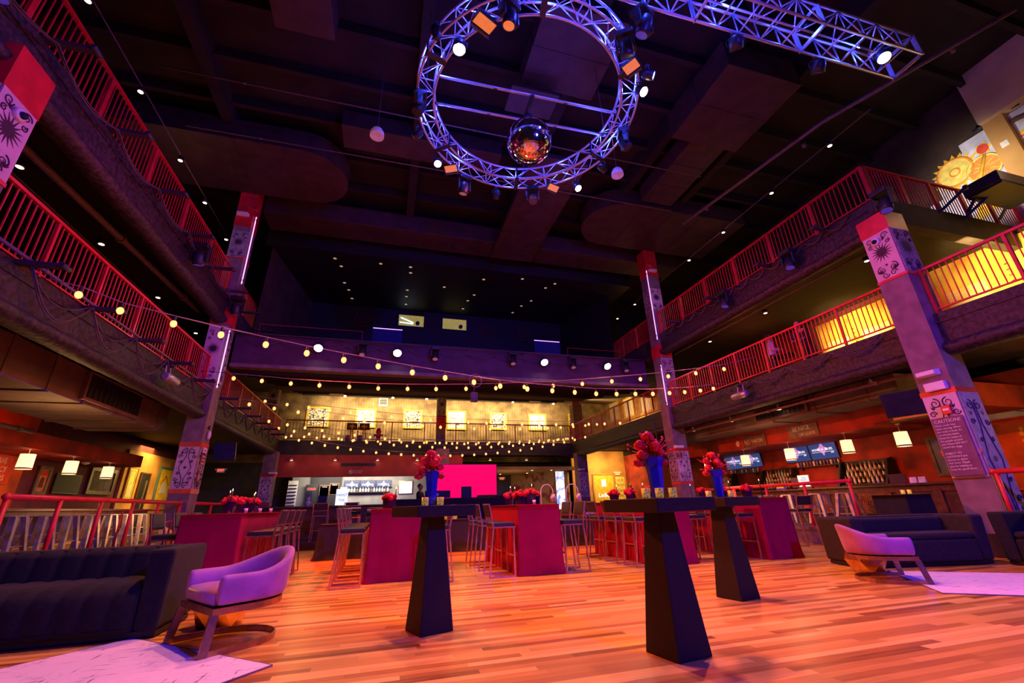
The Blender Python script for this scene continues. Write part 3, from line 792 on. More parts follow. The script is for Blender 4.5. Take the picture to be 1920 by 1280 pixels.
for k, cx, vy, ty in (('A',-2.36,(8.28,8.92,9.62),(7.93,8.52,9.25,10.0)),('B',.10,(8.55,9.3),(8.2,8.95)),('C',2.54,(7.74,8.43,9.20),(7.98,8.75,9.12)),('D',5.08,(7.96,8.70,9.38),(8.3,9.05)),('E',7.2,(7.68,8.4,9.05),(7.40,8.02,8.72,9.3))):
    for i, y in enumerate(vy): rose_vase('on the %s red table, %s of its row' % (TN[k], ('nearest','middle','last')[i] if len(vy) == 3 else ('nearest','last')[i]), cx, y, Zt, ord(k)+i)
    for i, y in enumerate(ty): taper('on the %s red table, %s from its near end' % (TN[k], ('first','second','third','fourth')[i]), cx+.10*(-1)**i, y, Zt)
for i, (x,y) in enumerate(((-2.15,9.3),(-2.1,9.9),(2.52,7.52),(5.3,8.4),(-2.2,8.6))):
    t = thing('small_tumbler', 'small cream tumbler on the '+('leftmost red table, farther one','leftmost red table, at its far end','middle red table, beside its near vase','fourth red table','leftmost red table between two rose vases')[i], 'tumbler', (x,y,Zt), 0, 'small tumblers on the red tables')
    MB().lathe([(.022,0),(.030,.07),(.027,.07),(.020,.006)], 12).build('cup', M['white'], t)

# ---- barrel armchairs
def armchair(label, x, y, rz, s=1.06):
    t = thing('barrel_armchair', label, 'armchair', (x,y,0), rz, 'lavender barrel armchairs'); t.scale = (s,s,s)
    R0 = .355
    def path(a):            # a in 0..1 along the U; returns centre point, outward normal
        L1 = .30; arc = PI*R0; tot = 2*L1+arc; d = a*tot
        if d < L1: return V(-R0,-L1+d,0), V(-1,0,0)
        if d > L1+arc: return V(R0,-(d-L1-arc),0), V(1,0,0)
        th = PI-(d-L1)/R0
        return V(math.cos(th)*R0, math.sin(th)*R0,0), V(math.cos(th), math.sin(th),0)
    def top(a):
        k = max(0, 1-abs(a-.5)/.34); k = k*k*(3-2*k); return .575+.165*k
    def sec(u, v):
        c, n = path(v); h = top(v); lean = .05*(h-.55)/.2
        pr = [(.035,.335),(.05,.42),(.052+lean*.5,h-.06),(.046+lean,h-.012),(.012+lean,h+.006),(-.022+lean,h-.012),(-.036+lean*.6,h-.06),(-.042,.46),(-.04,.36)]
        o, z = pr[int(round(u*len(pr))) % len(pr)]
        return c+n*o+V(0,0,z)
    mb = MB(); mb.grid(sec, 9, 40, True, None, True)
    mb.f.append(list(range(9))[::-1]); mb.sm.append(False); mb.f.append([39*9+i for i in range(9)]); mb.sm.append(False)
    mb.build('shell', M['purple'], t, sub=1)
    def D(k, yf): return [(-R0*k,yf),(R0*k,yf)]+[(math.cos(a*PI/14)*R0*k, math.sin(a*PI/14)*R0*k) for a in range(15)]
    mb = MB(); d0 = D(.90,-.30); n = len(d0)
    rows = [(.93,.335),(1.0,.36),(1.0,.43),(.94,.455),(.6,.475),(.2,.48)]
    for q, z in rows: mb.v += [(px*q, (py+.05)*q-.05, z) for px,py in d0]
    for j in range(len(rows)-1):
        for i in range(n):
            mb.f.append([j*n+i, j*n+(i+1)%n, (j+1)*n+(i+1)%n, (j+1)*n+i]); mb.sm.append(True)
    mb.f.append(list(range(n))[::-1]); mb.f.append([(len(rows)-1)*n+i for i in range(n)]); mb.sm += [True, True]
    mb.build('seat_cushion', M['purple'], t)
    mb = MB(); mb.prism(D(1.06,-.315), .285, .335); mb.build('seat_band', M['bronze'], t)
    for sg in (-1,1):
        MB().bar((sg*.365,-.295,.29),(sg*.41,-.345,0.0),.022,.065,(0,1,0)).build('leg', M['bronze'], t)
    pts = [(-.41,-.345,.025)]+[(-.41+.03*i/4,-.345+.30*i/4,.025) for i in range(1,5)]
    pts += [(math.cos(PI-a*PI/18)*.375, math.sin(PI-a*PI/18)*.375-.02,.025) for a in range(1,18)]
    pts += [(.41-.03*i/4,-.345+.30*i/4,.025) for i in range(4,-1,-1)]
    mb = MB()
    for i in range(len(pts)-1): mb.bar(pts[i], pts[i+1], .012, .05)
    mb.build('base_hoop', M['bronze'], t)
    return t
armchair('lavender velvet barrel armchair on the left, beside the black channelled sofa', -1.23, 5.01, math.radians(-54), 1.0)
armchair('lavender velvet barrel armchair on the right, turned to the right sofa', 6.47, 4.82, math.radians(55), .93)

# ---- faceted side tables
def facet_table(label, x, y, r, h, mat, rz=0):
    t = thing('faceted_side_table', label, 'side table', (x,y,0), rz, None)
    mb = MB(); n = 6
    rings = [(r*.72,0,0),(r*1.05,h*.42,.5),(r*.80,h*.93,0)]
    for q, z, p in rings: mb.v += [(math.cos((i+p)*2*PI/n)*q, math.sin((i+p)*2*PI/n)*q, z) for i in range(n)]
    for i in range(n):
        a, b = i, (i+1) % n
        mb.f += [[a,b,n+a],[b,n+b,n+a]]; mb.f += [[n+a,n+b,2*n+b],[n+a,2*n+b,2*n+a]]
    mb.f += [list(range(n))[::-1], [2*n+i for i in range(n)]]
    mb.sm = [False]*len(mb.f)
    mb.build('faceted_body', mat, t)
    MB().prism([(math.cos(i*2*PI/n)*r*.86, math.sin(i*2*PI/n)*r*.86) for i in range(n)], h*.93, h).build('tabletop', mat, t)
facet_table('gold faceted side table half hidden behind the left armchair', -1.52, 5.72, .27, .46, M['gold'], .3)
facet_table('gold faceted side table between the right armchair and sofa', 6.90, 5.36, .25, .41, M['gold'], .9)
t = thing('drum_stool', 'small dark drum stool at the far right by the second sofa', 'stool', (8.75,4.25,.012), 0)
MB().lathe([(.15,0),(.19,.06),(.20,.2),(.17,.27)], 20).build('drum', M['darkcloth'], t); MB().lathe([(.175,.27),(.175,.285)], 20).build('top', M['mauve'], t)

# ---- sofas (local: along +x, front faces -y)
def channel(mb, x0, x1, zf, n, depth=.03):
    """row of rounded vertical channels; zf(t) -> (y, z) profile"""
    k = 8
    def fn(u, v):
        x = x0+(x1-x0)*u; c = (u*n) % 1.0
        b = depth*math.sqrt(max(0, 1-(2*c-1)**2))
        y, z, ny, nz = zf(v); return (x, y+ny*b, z+nz*b)
    mb.grid(fn, n*k+1, 14, True)
def sofa(label, x, y, rz, L, dep=.88, h=.74, arms=(True, True), mat=None, chan=True):
    mt = mat or M['velvetblack']
    t = thing('sofa', label, 'sofa', (x,y,.012), rz, None)
    aw = .22; x0 = aw if arms[0] else .02; x1 = L-aw if arms[1] else L-.02
    MB().box(.04,.06,0,L-.04,dep-.06,.05).build('plinth', M['black'], t)
    MB().box(x0+.003,.01,.05,x1-.003,dep-.3,.36).build('base', mt, t, .03)
    n = max(3, round((x1-x0)/.21))
    if chan:
        def seatp(v):
            if v < .35: q = v/.35; return (.02,.10+q*.28,-1,0)
            q = (v-.35)/.65; a = min(1, q/.25)
            return (.02+.05*a+q*.50,.38+.07*math.sin(a*PI/2),-(1-a),a if a < 1 else .6)
        mb = MB(); channel(mb, x0, x1, seatp, n); mb.build('seat_cushion', mt, t)
        def backp(v):
            q = min(1, v/.8)
            if v < .8: return (.60+.06*q,.42+q*(h-.46),-1,.0)
            q = (v-.8)/.2; return (.66+.16*q,h-.04+.03*math.sin(q*PI),-.3*(1-q),.5)
        mb = MB(); channel(mb, x0, x1, backp, n); mb.build('back_cushion', mt, t)
    else:
        MB().box(x0+.004,.02,.362,x1-.004,dep-.3,.46).build('seat_cushion', mt, t, .04)
        MB().box(x0+.004,dep-.298,.362,x1-.004,dep-.2,h-.03).build('back_cushion', mt, t, .04)
    MB().box(x0-.0,dep-.2,.05,x1,dep,h).build('backrest', mt, t, .035)
    if arms[0]: MB().frus(0.03,.02,aw-.002,dep,.05,0,.0,aw-.002,dep,h).build('armrest', mt, t, .035)
    if arms[1]: MB().frus(L-aw+.002,.02,L-.03,dep,.05,L-aw+.002,0,L,dep,h).build('armrest', mt, t, .035)
    return t
M['velvetgrey'] = pm('charcoal velvet', (.026,.016,.020), .9, sheen=.08, scale=25, var=.3)
sofa('black velvet sofa with vertical channels on the left rug', -4.80, 5.36, 0, 2.88)
sofa('charcoal velvet sofa with a bare slanted end, behind the right armchair', 7.08, 5.58, math.radians(-14), 2.2, .78, .71, (True, True), M['velvetgrey'], False)
sofa('second charcoal sofa cut off at the right edge', 9.2, 5.0, math.radians(-90), 2.0, .72, .74, (True, True), M['velvetblack'], False)

# ---- rugs
def rug(label, c, d1, d2, l1, l2):
    d1 = V(*d1,0).normalized(); d2 = V(*d2,0).normalized(); c = V(*c,0)
    o = thing('rug', label, 'rug', c)
    mb = MB(); q = [V(0,0,0), d1*l1, d1*l1+d2*l2, d2*l2]
    if d1.cross(d2).z < 0: q = q[::-1]
    mb.prism([(p.x,p.y) for p in q], .001, .010); mb.build('pile', M['rug'], o)
    mb = MB()
    for i in range(4): mb.bar(q[i]+V(0,0,.006), q[(i+1)%4]+V(0,0,.006), .012, .010)
    mb.build('bound_edge', M['mauve'], o)
rug('pale lavender distressed rug under the left armchair and sofa', (-.70,4.13), (-.74,.68), (-.66,-.75), 1.95, 3.4)
rug('pale lavender distressed rug in front of the right sofa', (6.08,3.96), (.60,.72), (.80,-.62), 1.75, 4.2)

# ---- buffet equipment
def chafer(label, x, y, z, s=1):
    t = thing('chafing_dish', label, 'chafing dish', (x,y,z), 0, 'chafing dishes on the left buffet')
    T = Matrix.Rotation(PI/2,4,'Y')
    mb = MB(); mb.grid(lambda u,v: ((u-.5)*.52*s, -math.cos(v*PI)*.20*s, .20*s+math.sin(v*PI)*.20*s), 10, 14)
    for e in (-1,1): mb.prism([(-math.cos(a*PI/12)*.20*s, math.sin(a*PI/12)*.20*s) for a in range(13)], -.002, .002, Matrix.Translation((e*.26*s,0,.20*s)) @ Matrix(((0,0,1,0),(1,0,0,0),(0,1,0,0),(0,0,0,1))))
    mb.build('roll_lid', M['chrome'], t)
    MB().box(-.28*s,-.22*s,.12*s,.28*s,.22*s,.20*s).build('water_pan', M['chrome'], t, .01)
    for a in (-1,1):
        for b in (-1,1): MB().bar((a*.25*s,b*.19*s,0),(a*.25*s,b*.19*s,.13*s),.018).build('leg', M['chrome'], t)
    MB().tube([(-.06*s,-.21*s,.30*s),(-.05*s,-.25*s,.32*s),(.05*s,-.25*s,.32*s),(.06*s,-.21*s,.30*s)], .008, 6).build('handle', M['gold'], t)
chafer('large chrome roll-top chafing dish on the left buffet', -.78, 12.0, .768, 1.0)
chafer('second chafing dish nearer the red table on the left buffet', -.15, 12.05, .768, .85)
def heat_lamp(label, x, y, z):
    t = thing('heat_lamp', label, 'heat lamp', (x,y,z), 0, 'gooseneck heat lamps on the right buffet')
    MB().box(-.14,-.10,0,.14,.10,.025).build('base', M['steel'], t)
    pts = [(-.12,0,.02),(-.12,0,.62)]+[(.06-math.cos(a*PI/10)*.18,0,.62+math.sin(a*PI/10)*.20) for a in range(1,11)]+[(.24,0,.56)]
    MB().tube(pts, .014, 8).build('gooseneck', M['white'], t)
    MB().lathe([(.018,.02),(.05,0),(.085,-.09),(.09,-.22),(.084,-.22),(.07,-.06)], 18, T3(.24,0,.56), cap=False).build('lamp_head', M['steel'], t)
heat_lamp('white gooseneck heat lamp on the right buffet, left one', 4.35, 12.0, .768)
heat_lamp('white gooseneck heat lamp on the right buffet, in front of the far column', 5.12, 12.0, .768)
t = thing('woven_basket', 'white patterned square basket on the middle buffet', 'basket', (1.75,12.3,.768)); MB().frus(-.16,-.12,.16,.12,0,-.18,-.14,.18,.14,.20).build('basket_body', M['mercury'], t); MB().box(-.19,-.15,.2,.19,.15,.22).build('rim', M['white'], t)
t = thing('serving_tray', 'white serving tray lying on the right buffet', 'tray', (5.6,11.95,.768)); MB().box(-.30,-.16,.0,.30,.16,.02).build('tray_base', M['white'], t); MB().box(-.31,-.17,.02,.31,-.15,.045).box(-.31,.15,.02,.31,.17,.045).build('lip', M['white'], t)
# ============================================================ OVERHEAD: TRUSSES, FIXTURES, DUCTS
RC = (2.40, 6.48, 9.0)
ring = thing('ring_truss', 'circular aluminium lighting truss lit blue, hanging over the dance floor', 'truss', RC)
RI, RO, TH = 2.0, 2.34, .34
def ringpt(a, r, z): return V(math.cos(a)*r, math.sin(a)*r, z)
for r, z in ((RI,0),(RO,0),(RI,TH),(RO,TH)):
    MB().tube([ringpt(2*PI*i/96, r, z) for i in range(96)], .024, 8, True).build('chord', M['truss'], ring)
mb = MB(); nb = 36
for i in range(nb):
    a, b = 2*PI*i/nb, 2*PI*(i+1)/nb
    if i % 2 == 0:
        for z in (0, TH): mb.tube([ringpt(a,RI,z), ringpt(a,RO,z)], .012, 6)
        for r in (RI, RO): mb.tube([ringpt(a,r,0), ringpt(a,r,TH)], .012, 6)
    up = i % 2
    for r in (RI, RO): mb.tube([ringpt(a,r,TH*up), ringpt(b,r,TH*(1-up))], .011, 6)
    mb.tube([ringpt(a,RI if up else RO,TH), ringpt(b,RO if up else RI,TH)], .010, 6)
    mb.tube([ringpt(a,RO if up else RI,0), ringpt((a+b)/2,(RI+RO)/2,0), ringpt(b,RI if up else RO,0)], .009, 6)
mb.build('bracing', M['truss'], ring)
for i in range(6):
    a = .35+2*PI*i/6
    Mx = Matrix.Rotation(a,4,'Z')
    MB().box(RI-.03,-.05,-.03,RO+.03,.05,0.012,Mx).box(RI-.03,-.02,.0,RI-.005,.02,TH,Mx).box(RO+.005,-.02,.0,RO+.03,.02,TH,Mx).build('splice_plate', M['bracket'], ring)
def hang(label, name, x, y, z0, z1):
    t = thing(name, label, 'cable', (x,y,z0), 0, 'rigging lines to the ceiling')
    MB().tube([(0,0,0),(0,0,z1-z0)], .008, 5).build('wire_rope', M['cable'], t); MB().lathe([(.03,0),(.045,.05),(.03,.10)], 8).build('shackle', M['bracket'], t)
for i, nm in enumerate(('right side','far right','left side','near left')):
    a = (.2,1.3,3.0,4.2)[i]
    hang('thin rigging line holding the %s of the ring truss' % nm, 'rigging_line', RC[0]+math.cos(a)*2.17, RC[1]+math.sin(a)*2.17, 9.36, 12.4)
for nm, a, b in (('nearer',(.45,6.18,9.13),(4.34,6.08,9.13)),('farther',(.47,6.82,9.13),(4.32,6.70,9.13))):
    t = thing('cross_pipe', 'lilac steel pipe pair crossing inside the ring truss, the %s one' % nm, 'pipe', a, 0, 'cross pipes in the ring')
    d = V(*b)-V(*a)
    MB().tube([(0,0,0), d], .022, 8).tube([(0,.05,.03), d+V(0,.05,.03)], .016, 8).build('pipe', M['truss'], t)
    for k in (0,.3,.7,1): MB().lathe([(.035,-.04),(.035,.04)], 8, Matrix.Translation(d*k+V(0,.02,.01)) @ Matrix.Rotation(PI/2,4,'Y')).build('clamp', M['bracket'], t)
# box truss
bt = thing('box_truss', 'straight square lighting truss lit blue, entering from the top right', 'truss', (2.3,3.95,9.0), math.atan2(-.13,7.1))
LX, BW = 7.15, .52
for y in (0,-BW):
    for z in (0,BW): MB().tube([(0,y,z),(LX,y,z)], .026, 8).build('chord', M['truss'], bt)
mb = MB(); n = 15
for i in range(n+1):
    x = i*LX/n
    for z in (0,BW): mb.tube([(x,0,z),(x,-BW,z)], .015, 6)
    for y in (0,-BW): mb.tube([(x,y,0),(x,y,BW)], .013, 6)
    if i < n:
        x2 = (i+1)*LX/n; u = i % 2
        for y in (0,-BW): mb.tube([(x,y,BW*u),(x2,y,BW*(1-u))], .014, 6)
        mb.tube([(x,-BW*u,BW),(x2,-BW*(1-u),BW)], .013, 6)
mb.build('bracing', M['truss'], bt)
for x in (0,2.4,4.75,LX-.012): MB().box(x-.01,-BW-.03,-.03,x+.01,-BW+.05,BW+.03).box(x-.01,-.05,-.03,x+.01,.03,BW+.03).box(x-.01,-BW,-.03,x+.01,0,.04).box(x-.01,-BW,BW-.04,x+.01,0,BW+.03).build('end_frame', M['truss'], bt)
MB().tube([(2.6,-.2,.3),(LX-.3,-.2,.3)], .02, 8).build('cable_pipe', M['truss'], bt)
for x in (.8,4.9): hang('rigging line above the straight truss, %s' % ('left one' if x < 1 else 'right one'), 'rigging_line', 2.3+x, 3.70, 9.54, 12.4)

def par(label, loc, aim, lens, r=.09, L=.24, group='par lamps'):
    """hung from loc; can points along aim"""
    t = thing('par_lamp', label, 'stage light', loc, 0, group)
    d = V(*aim).normalized(); c = V(0,0,-.24)
    Q = Matrix.Translation(c) @ d.to_track_quat('Z','Y').to_matrix().to_4x4()
    MB().lathe([(r*.55,-L*.55),(r*.9,-L*.4),(r,-L*.1),(r,L*.45),(r*.92,L*.45),(r*.9,L*.3)], 16, Q, cap=False).lathe([(.0005,-L*.56),(r*.55,-L*.55)], 16, Q, cap=False).build('can', M['fixture'], t)
    MB().lathe([(r*.91,L*.36),(.0005,L*.40)], 16, Q, cap=False).build('lens', lens, t)
    s = d.cross(V(0,0,1)); s = s.normalized() if s.length > .1 else V(1,0,0)
    MB().tube([c+s*(r+.02), c+s*(r+.02)+V(0,0,.13), V(0,0,-.03)+s*.03, V(0,0,-.03)-s*.03, c-s*(r+.02)+V(0,0,.13), c-s*(r+.02)], .011, 6).build('yoke', M['bracket'], t)
    MB().box(-.03,-.03,-.04,.03,.03,.03).build('clamp', M['bracket'], t)
    return t
def moving_head(label, loc, rz, tilt, lens=None, group='moving heads', s=1., nohead=False):
    t = thing('moving_head', label, 'stage light', loc, rz, group); t.scale = (s,s,s)
    MB().box(-.16,-.13,-.12,.16,.13,-.01).build('base', M['fixture'], t, .02)
    for k in (-1,1): MB().box(k*.15-.025,-.06,-.42,k*.15+.025,.06,-.12).build('yoke_arm', M['fixture'], t, .012)
    Q = Matrix.Translation((0,0,-.36)) @ Matrix.Rotation(tilt,4,'X')
    h = MB().lathe([(.03,-.17),(.09,-.15),(.115,-.05),(.118,.10),(.105,.15),(.095,.15)], 18, Q @ Matrix.Rotation(PI,4,'X'), cap=False).build('head', M['fixture'], t)
    MB().lathe([(.10,-.145),(.0005,-.15)], 18, Q, cap=False).build('lens', lens or M['dimblue'], t)
    MB().bar((-.08,0,-.01),(-.08,0,.05),.04).bar((.08,0,-.01),(.08,0,.05),.04).build('clamp', M['bracket'], t)
    return t
def flood(label, loc, rz, tilt=.5, w=.34, h=.2, group='amber flood panels'):
    t = thing('flood_panel', label, 'stage light', loc, rz, group)
    Q = Matrix.Translation((0,0,-.12)) @ Matrix.Rotation(tilt,4,'X')
    MB().box(-w/2,-h/2,0,w/2,h/2,.08,Q).build('housing', M['fixture'], t)
    MB().box(-w/2+.02,-h/2+.02,-.008,w/2-.02,h/2-.02,-.001,Q).build('reflector', M['amber'], t)
    MB().box(-w/2,h/2,-.10,w/2,h/2+.008,0,Q).box(-w/2,-h/2-.008,-.03,w/2,-h/2,.0,Q).build('barn_door', M['fixture'], t)
    MB().bar((0,0,-.08),(0,0,.03),.03).build('clamp', M['bracket'], t)
    return t
par('hot white par lamp, the brightest one, upper left of the ring truss', (.72,5.25,9.0), (0,-.1,-1), M['hotlens'], .12)
par('hot white par lamp low on the left of the ring truss', (.66,8.12,9.0), (.05,-.5,-1), M['hotlens'], .09)
par('hot white par lamp at the lower right of the ring truss', (4.27,8.1,9.0), (.1,-.6,-1), M['hotlens'], .09)
par('hot white par lamp at the right of the ring truss, under a blue one', (4.40,5.22,9.02), (.25,-.55,-1), M['hotlens'], .10)
par('blue lit par lamp at the right of the ring truss, above a white one', (4.36,4.88,9.02), (.9,-.5,-.6), M['bluelens'], .09)
par('blue lit par lamp at the lower right of the ring truss beside a splice plate', (4.62,7.35,9.02), (.8,.2,-.3), M['bluelens'], .08)
par('small pale spot lamp high on the left outside the ring truss', (.30,5.15,9.05), (-.2,-.1,1), M['white'], .08)
par('small pale spot lamp at the left of the ring truss', (.14,7.42,9.0), (-.5,.2,-.4), M['white'], .08)
par('small pale spot lamp at the bottom centre of the ring truss', (2.30,8.90,9.0), (0,.4,-.7), M['white'], .075)
moving_head('dark moving head on the top of the ring truss', (1.45,4.50,9.0), .5, .2, M['amber'])
moving_head('dark moving head at the upper right of the ring truss', (3.60,4.45,9.0), -.6, .5, M['fixture'])
moving_head('dark moving head at the left of the ring truss', (.13,6.60,9.0), 1.5, .4, M['fixture'])
moving_head('dark moving head at the lower left of the ring truss', (1.40,8.72,9.0), .3, .3, M['moon'])
moving_head('dark moving head at the bottom of the ring truss, right of centre', (3.25,8.68,9.0), -.4, -.5, M['fixture'])
moving_head('dark moving head at the right of the ring truss above the dome', (4.68,6.40,9.0), 1.2, -.5, M['fixture'])
flood('large amber flood panel at the top left of the ring truss', (1.10,4.86,9.06), .42, .12, .40, .26)
flood('amber flood panel at the upper right of the ring truss', (4.02,4.92,9.06), -1.05, -.1, .32, .24)
flood('amber flood panel at the lower left of the ring truss', (1.02,8.42,9.04), -.45, -.5)
flood('amber flood panel at the bottom right of the ring truss', (3.75,8.45,9.04), .25, -.5)
moving_head('blue faced wash head at the left of the straight truss', (3.70,4.02,9.0), .4, .55, M['dimblue'], s=1.05)
par('led par can with blue dots in the middle of the straight truss', (5.55,3.93,9.0), (.5,.55,-.8), M['dimblue'], .12)
par('led par can with blue dots near the right end of the straight truss', (7.45,3.90,9.0), (.3,.6,-.8), M['dimblue'], .12)
par('glowing blue wash lamp inside the right end of the straight truss', (8.85,3.58,9.36), (-.3,-.2,-.8), M['bluelens'], .12)

# disco ball
t = thing('disco_ball', 'large mirrored disco ball hanging in the centre of the ring', 'disco ball', (2.41,6.48,8.2))
MB().ball((0,0,0), .475, 64, 34, smooth=False).build('mirror_sphere', pm('mirror tiles', (.82,.80,.82), .09, 1., var=.12, scale=60), t)
MB().lathe([(.10,.46),(.10,.50),(.05,.54),(.05,.60),(.09,.60),(.09,.72)], 14).build('motor', M['fixture'], t)
MB().tube([(-.02,-.1,.72),(-.02,-.1,.93)], .012, 6).tube([(.02,.1,.72),(.02,.1,.93)], .012, 6).box(-.04,-.38,.90,.04,.36,.915).build('hanger', M['bracket'], t)

# dome pendants in mid air
for l, x, y, z in (('left of the ring truss', -.78, 8.30, 9.55), ('right of the ring truss', 5.55, 8.12, 9.60)):
    t = thing('dome_pendant', 'frosted lilac dome pendant hanging %s' % l, 'pendant lamp', (x,y,z), 0, 'dome pendants beside the ring')
    MB().lathe([(.165,-.16),(.16,-.06),(.12,.03),(.06,.08),(.03,.10)], 20).build('dome', M['moon'], t)
    MB().lathe([(.03,.10),(.035,.16),(.015,.19)], 10).build('cap', M['bracket'], t); MB().tube([(0,0,.19),(0,0,2.8)], .007, 5).build('cord', M['cable'], t)
    MB().lathe([(.15,-.150),(.0005,-.155)], 20, cap=False).build('diffuser', M['moon'], t)

# ducts
def duct(label, name, boxes, mat, seams=(), ax='x', zs=None):
    o = thing(name, label, 'duct', (0,0,0)); mb = MB()
    for b in boxes: mb.box(*b)
    mb.build('duct_body', mat, o, .02)
    for b in boxes:
        x0,y0,z0,x1,y1,z1 = b
        n = int(((x1-x0) if ax == 'x' else (y1-y0))/1.2)
        for i in range(1,n+1):
            if ax == 'x': p = x0+(x1-x0)*i/(n+1); MB().box(p-.02,y0-.015,z0-.015,p+.02,y1+.015,z1).build('seam_flange', mat, o)
            else: p = y0+(y1-y0)*i/(n+1); MB().box(x0-.015,p-.02,z0-.015,x1+.015,p+.02,z1).build('seam_flange', mat, o)
    return o
def round_end(cx, cy, r, z0, z1, s, x1):
    p = [(x1,cy-r)]+[(cx+s*math.cos(a)*r, cy+math.sin(a)*r) for a in [(-PI/2+PI*i/16) for i in range(17)]]+[(x1,cy+r)]
    return p if s > 0 else p[::-1]
def rduct(label, cx, cy, r, z0, z1, s, x1):
    o = thing('rounded_duct', label, 'duct', (0,0,0))
    MB().prism(round_end(cx,cy,r,z0,z1,s,x1), z0, z1).build('duct_body', M['duct'], o)
    n = 4
    for i in range(n):
        x = cx+(x1-cx)*(i+.4)/n; MB().box(x-.02,cy-r-.015,z0-.015,x+.02,cy+r+.015,z1).build('seam_flange', M['duct'], o)
rduct('big dark duct with a rounded end over the left balcony', -3.2, 12.7, 1.25, 11.45, 12.2, 1, -8.6)
rduct('big dark duct with a rounded end over the right balcony', 8.2, 12.7, 1.35, 11.5, 12.2, -1, 13.4)
duct('long dark duct crossing the whole ceiling at the rear', 'ceiling_duct', [(-5,14.75,11.35,12.6,15.9,12.1)], M['duct'])
duct('dark duct running to the rear beneath the crossing duct', 'ceiling_duct', [(3.7,9.6,11.15,5.55,15.6,11.34)], M['duct'], ax='y')
duct('dark boxy duct above the ring truss on its right', 'ceiling_duct', [(2.75,5.7,11.7,4.85,7.85,12.3)], M['duct'], ax='y')
duct('wide dark duct between the ring truss and the straight truss end', 'ceiling_duct', [(7.6,5.7,11.3,9.95,8.1,12.2)], M['duct'], ax='y')
duct('dark boxy duct cut off at the top left', 'ceiling_duct', [(-3.2,4.2,11.5,-1.9,7.75,12.3)], M['duct'], ax='y')
duct('long dark duct along the right side of the ceiling', 'ceiling_duct', [(8.5,8.3,11.6,9.8,11.2,12.2)], M['duct'], ax='y')
duct('flat brown baffle plate hanging above the disco ball', 'ceiling_baffle', [(2.42,7.55,11.2,3.75,8.35,11.3)], M['duct'], ax='y')
duct('dark duct crossing in front of the rear duct on the left', 'ceiling_duct', [(-2,10.4,11.7,2.9,11.3,12.3)], M['duct'])
def low_duct(label, x0, x1, y0, y1, z0, z1, gx, gy0, gy1, s):
    o = thing('balcony_duct', label, 'duct', (0,0,0))
    mb = MB().box(min(x0,x1),y0,z0,max(x0,x1),y1,z1); mb.build('duct_body', M['duct_low'], o, .02)
    n = 6
    for i in range(n): y = y0+(y1-y0)*(i+.5)/n; MB().box(min(x0,x1)-.02,y-.03,z0-.03,max(x0,x1)+.02,y+.03,z1).build('seam_flange', M['duct_low'], o)
    g = MB().box(min(gx,gx+s*.08),gy0,z0+.06,max(gx,gx+s*.08),gy1,z1-.04).build('vent_frame', M['mauve'], o)
    mb = MB().box(min(gx+s*.081,gx+s*.09),gy0+.08,z0+.12,max(gx+s*.081,gx+s*.09),gy1-.08,z1-.1)
    mb.build('grille', M['grille'], g)
    mb = MB(); k = 12
    for i in range(k): y = gy0+.1+(gy1-gy0-.2)*i/(k-1); mb.box(min(gx+s*.085,gx+s*.11),y-.008,z0+.12,max(gx+s*.085,gx+s*.11),y+.008,z1-.1)
    mb.build('vane', M['bracket'], g)
low_duct('long brown duct with a grille under the left balcony', -8.0, -6.2, 8.2, 14.6, 3.3, 4.0, -6.2, 10.7, 12.9, 1)
low_duct('long brown duct with a grille under the right balcony', 11.4, 12.45, 6.9, 15.5, 3.25, 3.75, 11.4, 9.2, 11.1, -1)
def pipe(label, pts, r=.035, mat=None):
    t = thing('conduit_pipe', label, 'pipe', pts[0]); q = [V(*p)-V(*pts[0]) for p in pts]
    MB().tube(q, r, 8).build('pipe', mat or M['pipe'], t)
    d = q[-1]-q[0]
    for k in (.12,.5,.88):
        MB().lathe([(r*1.5,-.04),(r*1.5,.04)], 8, Matrix.Translation(q[0]+d*k) @ d.to_track_quat('Z','Y').to_matrix().to_4x4()).build('coupling', mat or M['pipe'], t)
pipe('long pale pipe slanting under the ceiling at the upper right', [(12.05,2.7,10.5),(10.69,6.0,10.5),(9.81,10.8,10.5)], .05)
pipe('brown drain pipe under the left upper balcony', [(-6.1,6.0,6.7),(-5.9,14.0,6.9)], .07)
pipe('thin brown conduit under the left upper balcony, inner one', [(-7.1,6.5,7.1),(-7.1,18,7.1)], .025)
pipe('brown pipe bracketed along the left first balcony edge', [(-5.02,6.2,4.46),(-5.02,13.9,4.46)], .025)
pipe('tan conduit along the left first balcony edge past the column', [(-5.02,14.7,4.46),(-5.02,23.8,4.46)], .02)
pipe('brown conduit below the right upper balcony', [(11.0,6.2,6.62),(11.0,14,6.62)], .03)
pipe('thin conduit carrying the right upper downlights', [(11.7,5.4,10.62),(11.7,20.8,10.62)], .015)
pipe('thin conduit carrying the left upper downlights', [(-6.25,5.0,10.62),(-6.25,20.8,10.62)], .015)
pipe('brown pipe under the right first balcony edge', [(10.75,5.9,3.45),(10.75,14,3.45)], .035)
pipe('thin dark conduit across the ceiling before the rear duct', [(-6,9.2,11.2),(9.5,9.2,11.2)], .02)
pipe('thin dark conduit crossing behind the ring truss', [(-6,10.9,11.1),(9.5,10.9,11.1)], .02)
pipe('pale pipe below the duct at the far left', [(-8.3,9.5,3.05),(-8.3,13.2,3.05)], .05)
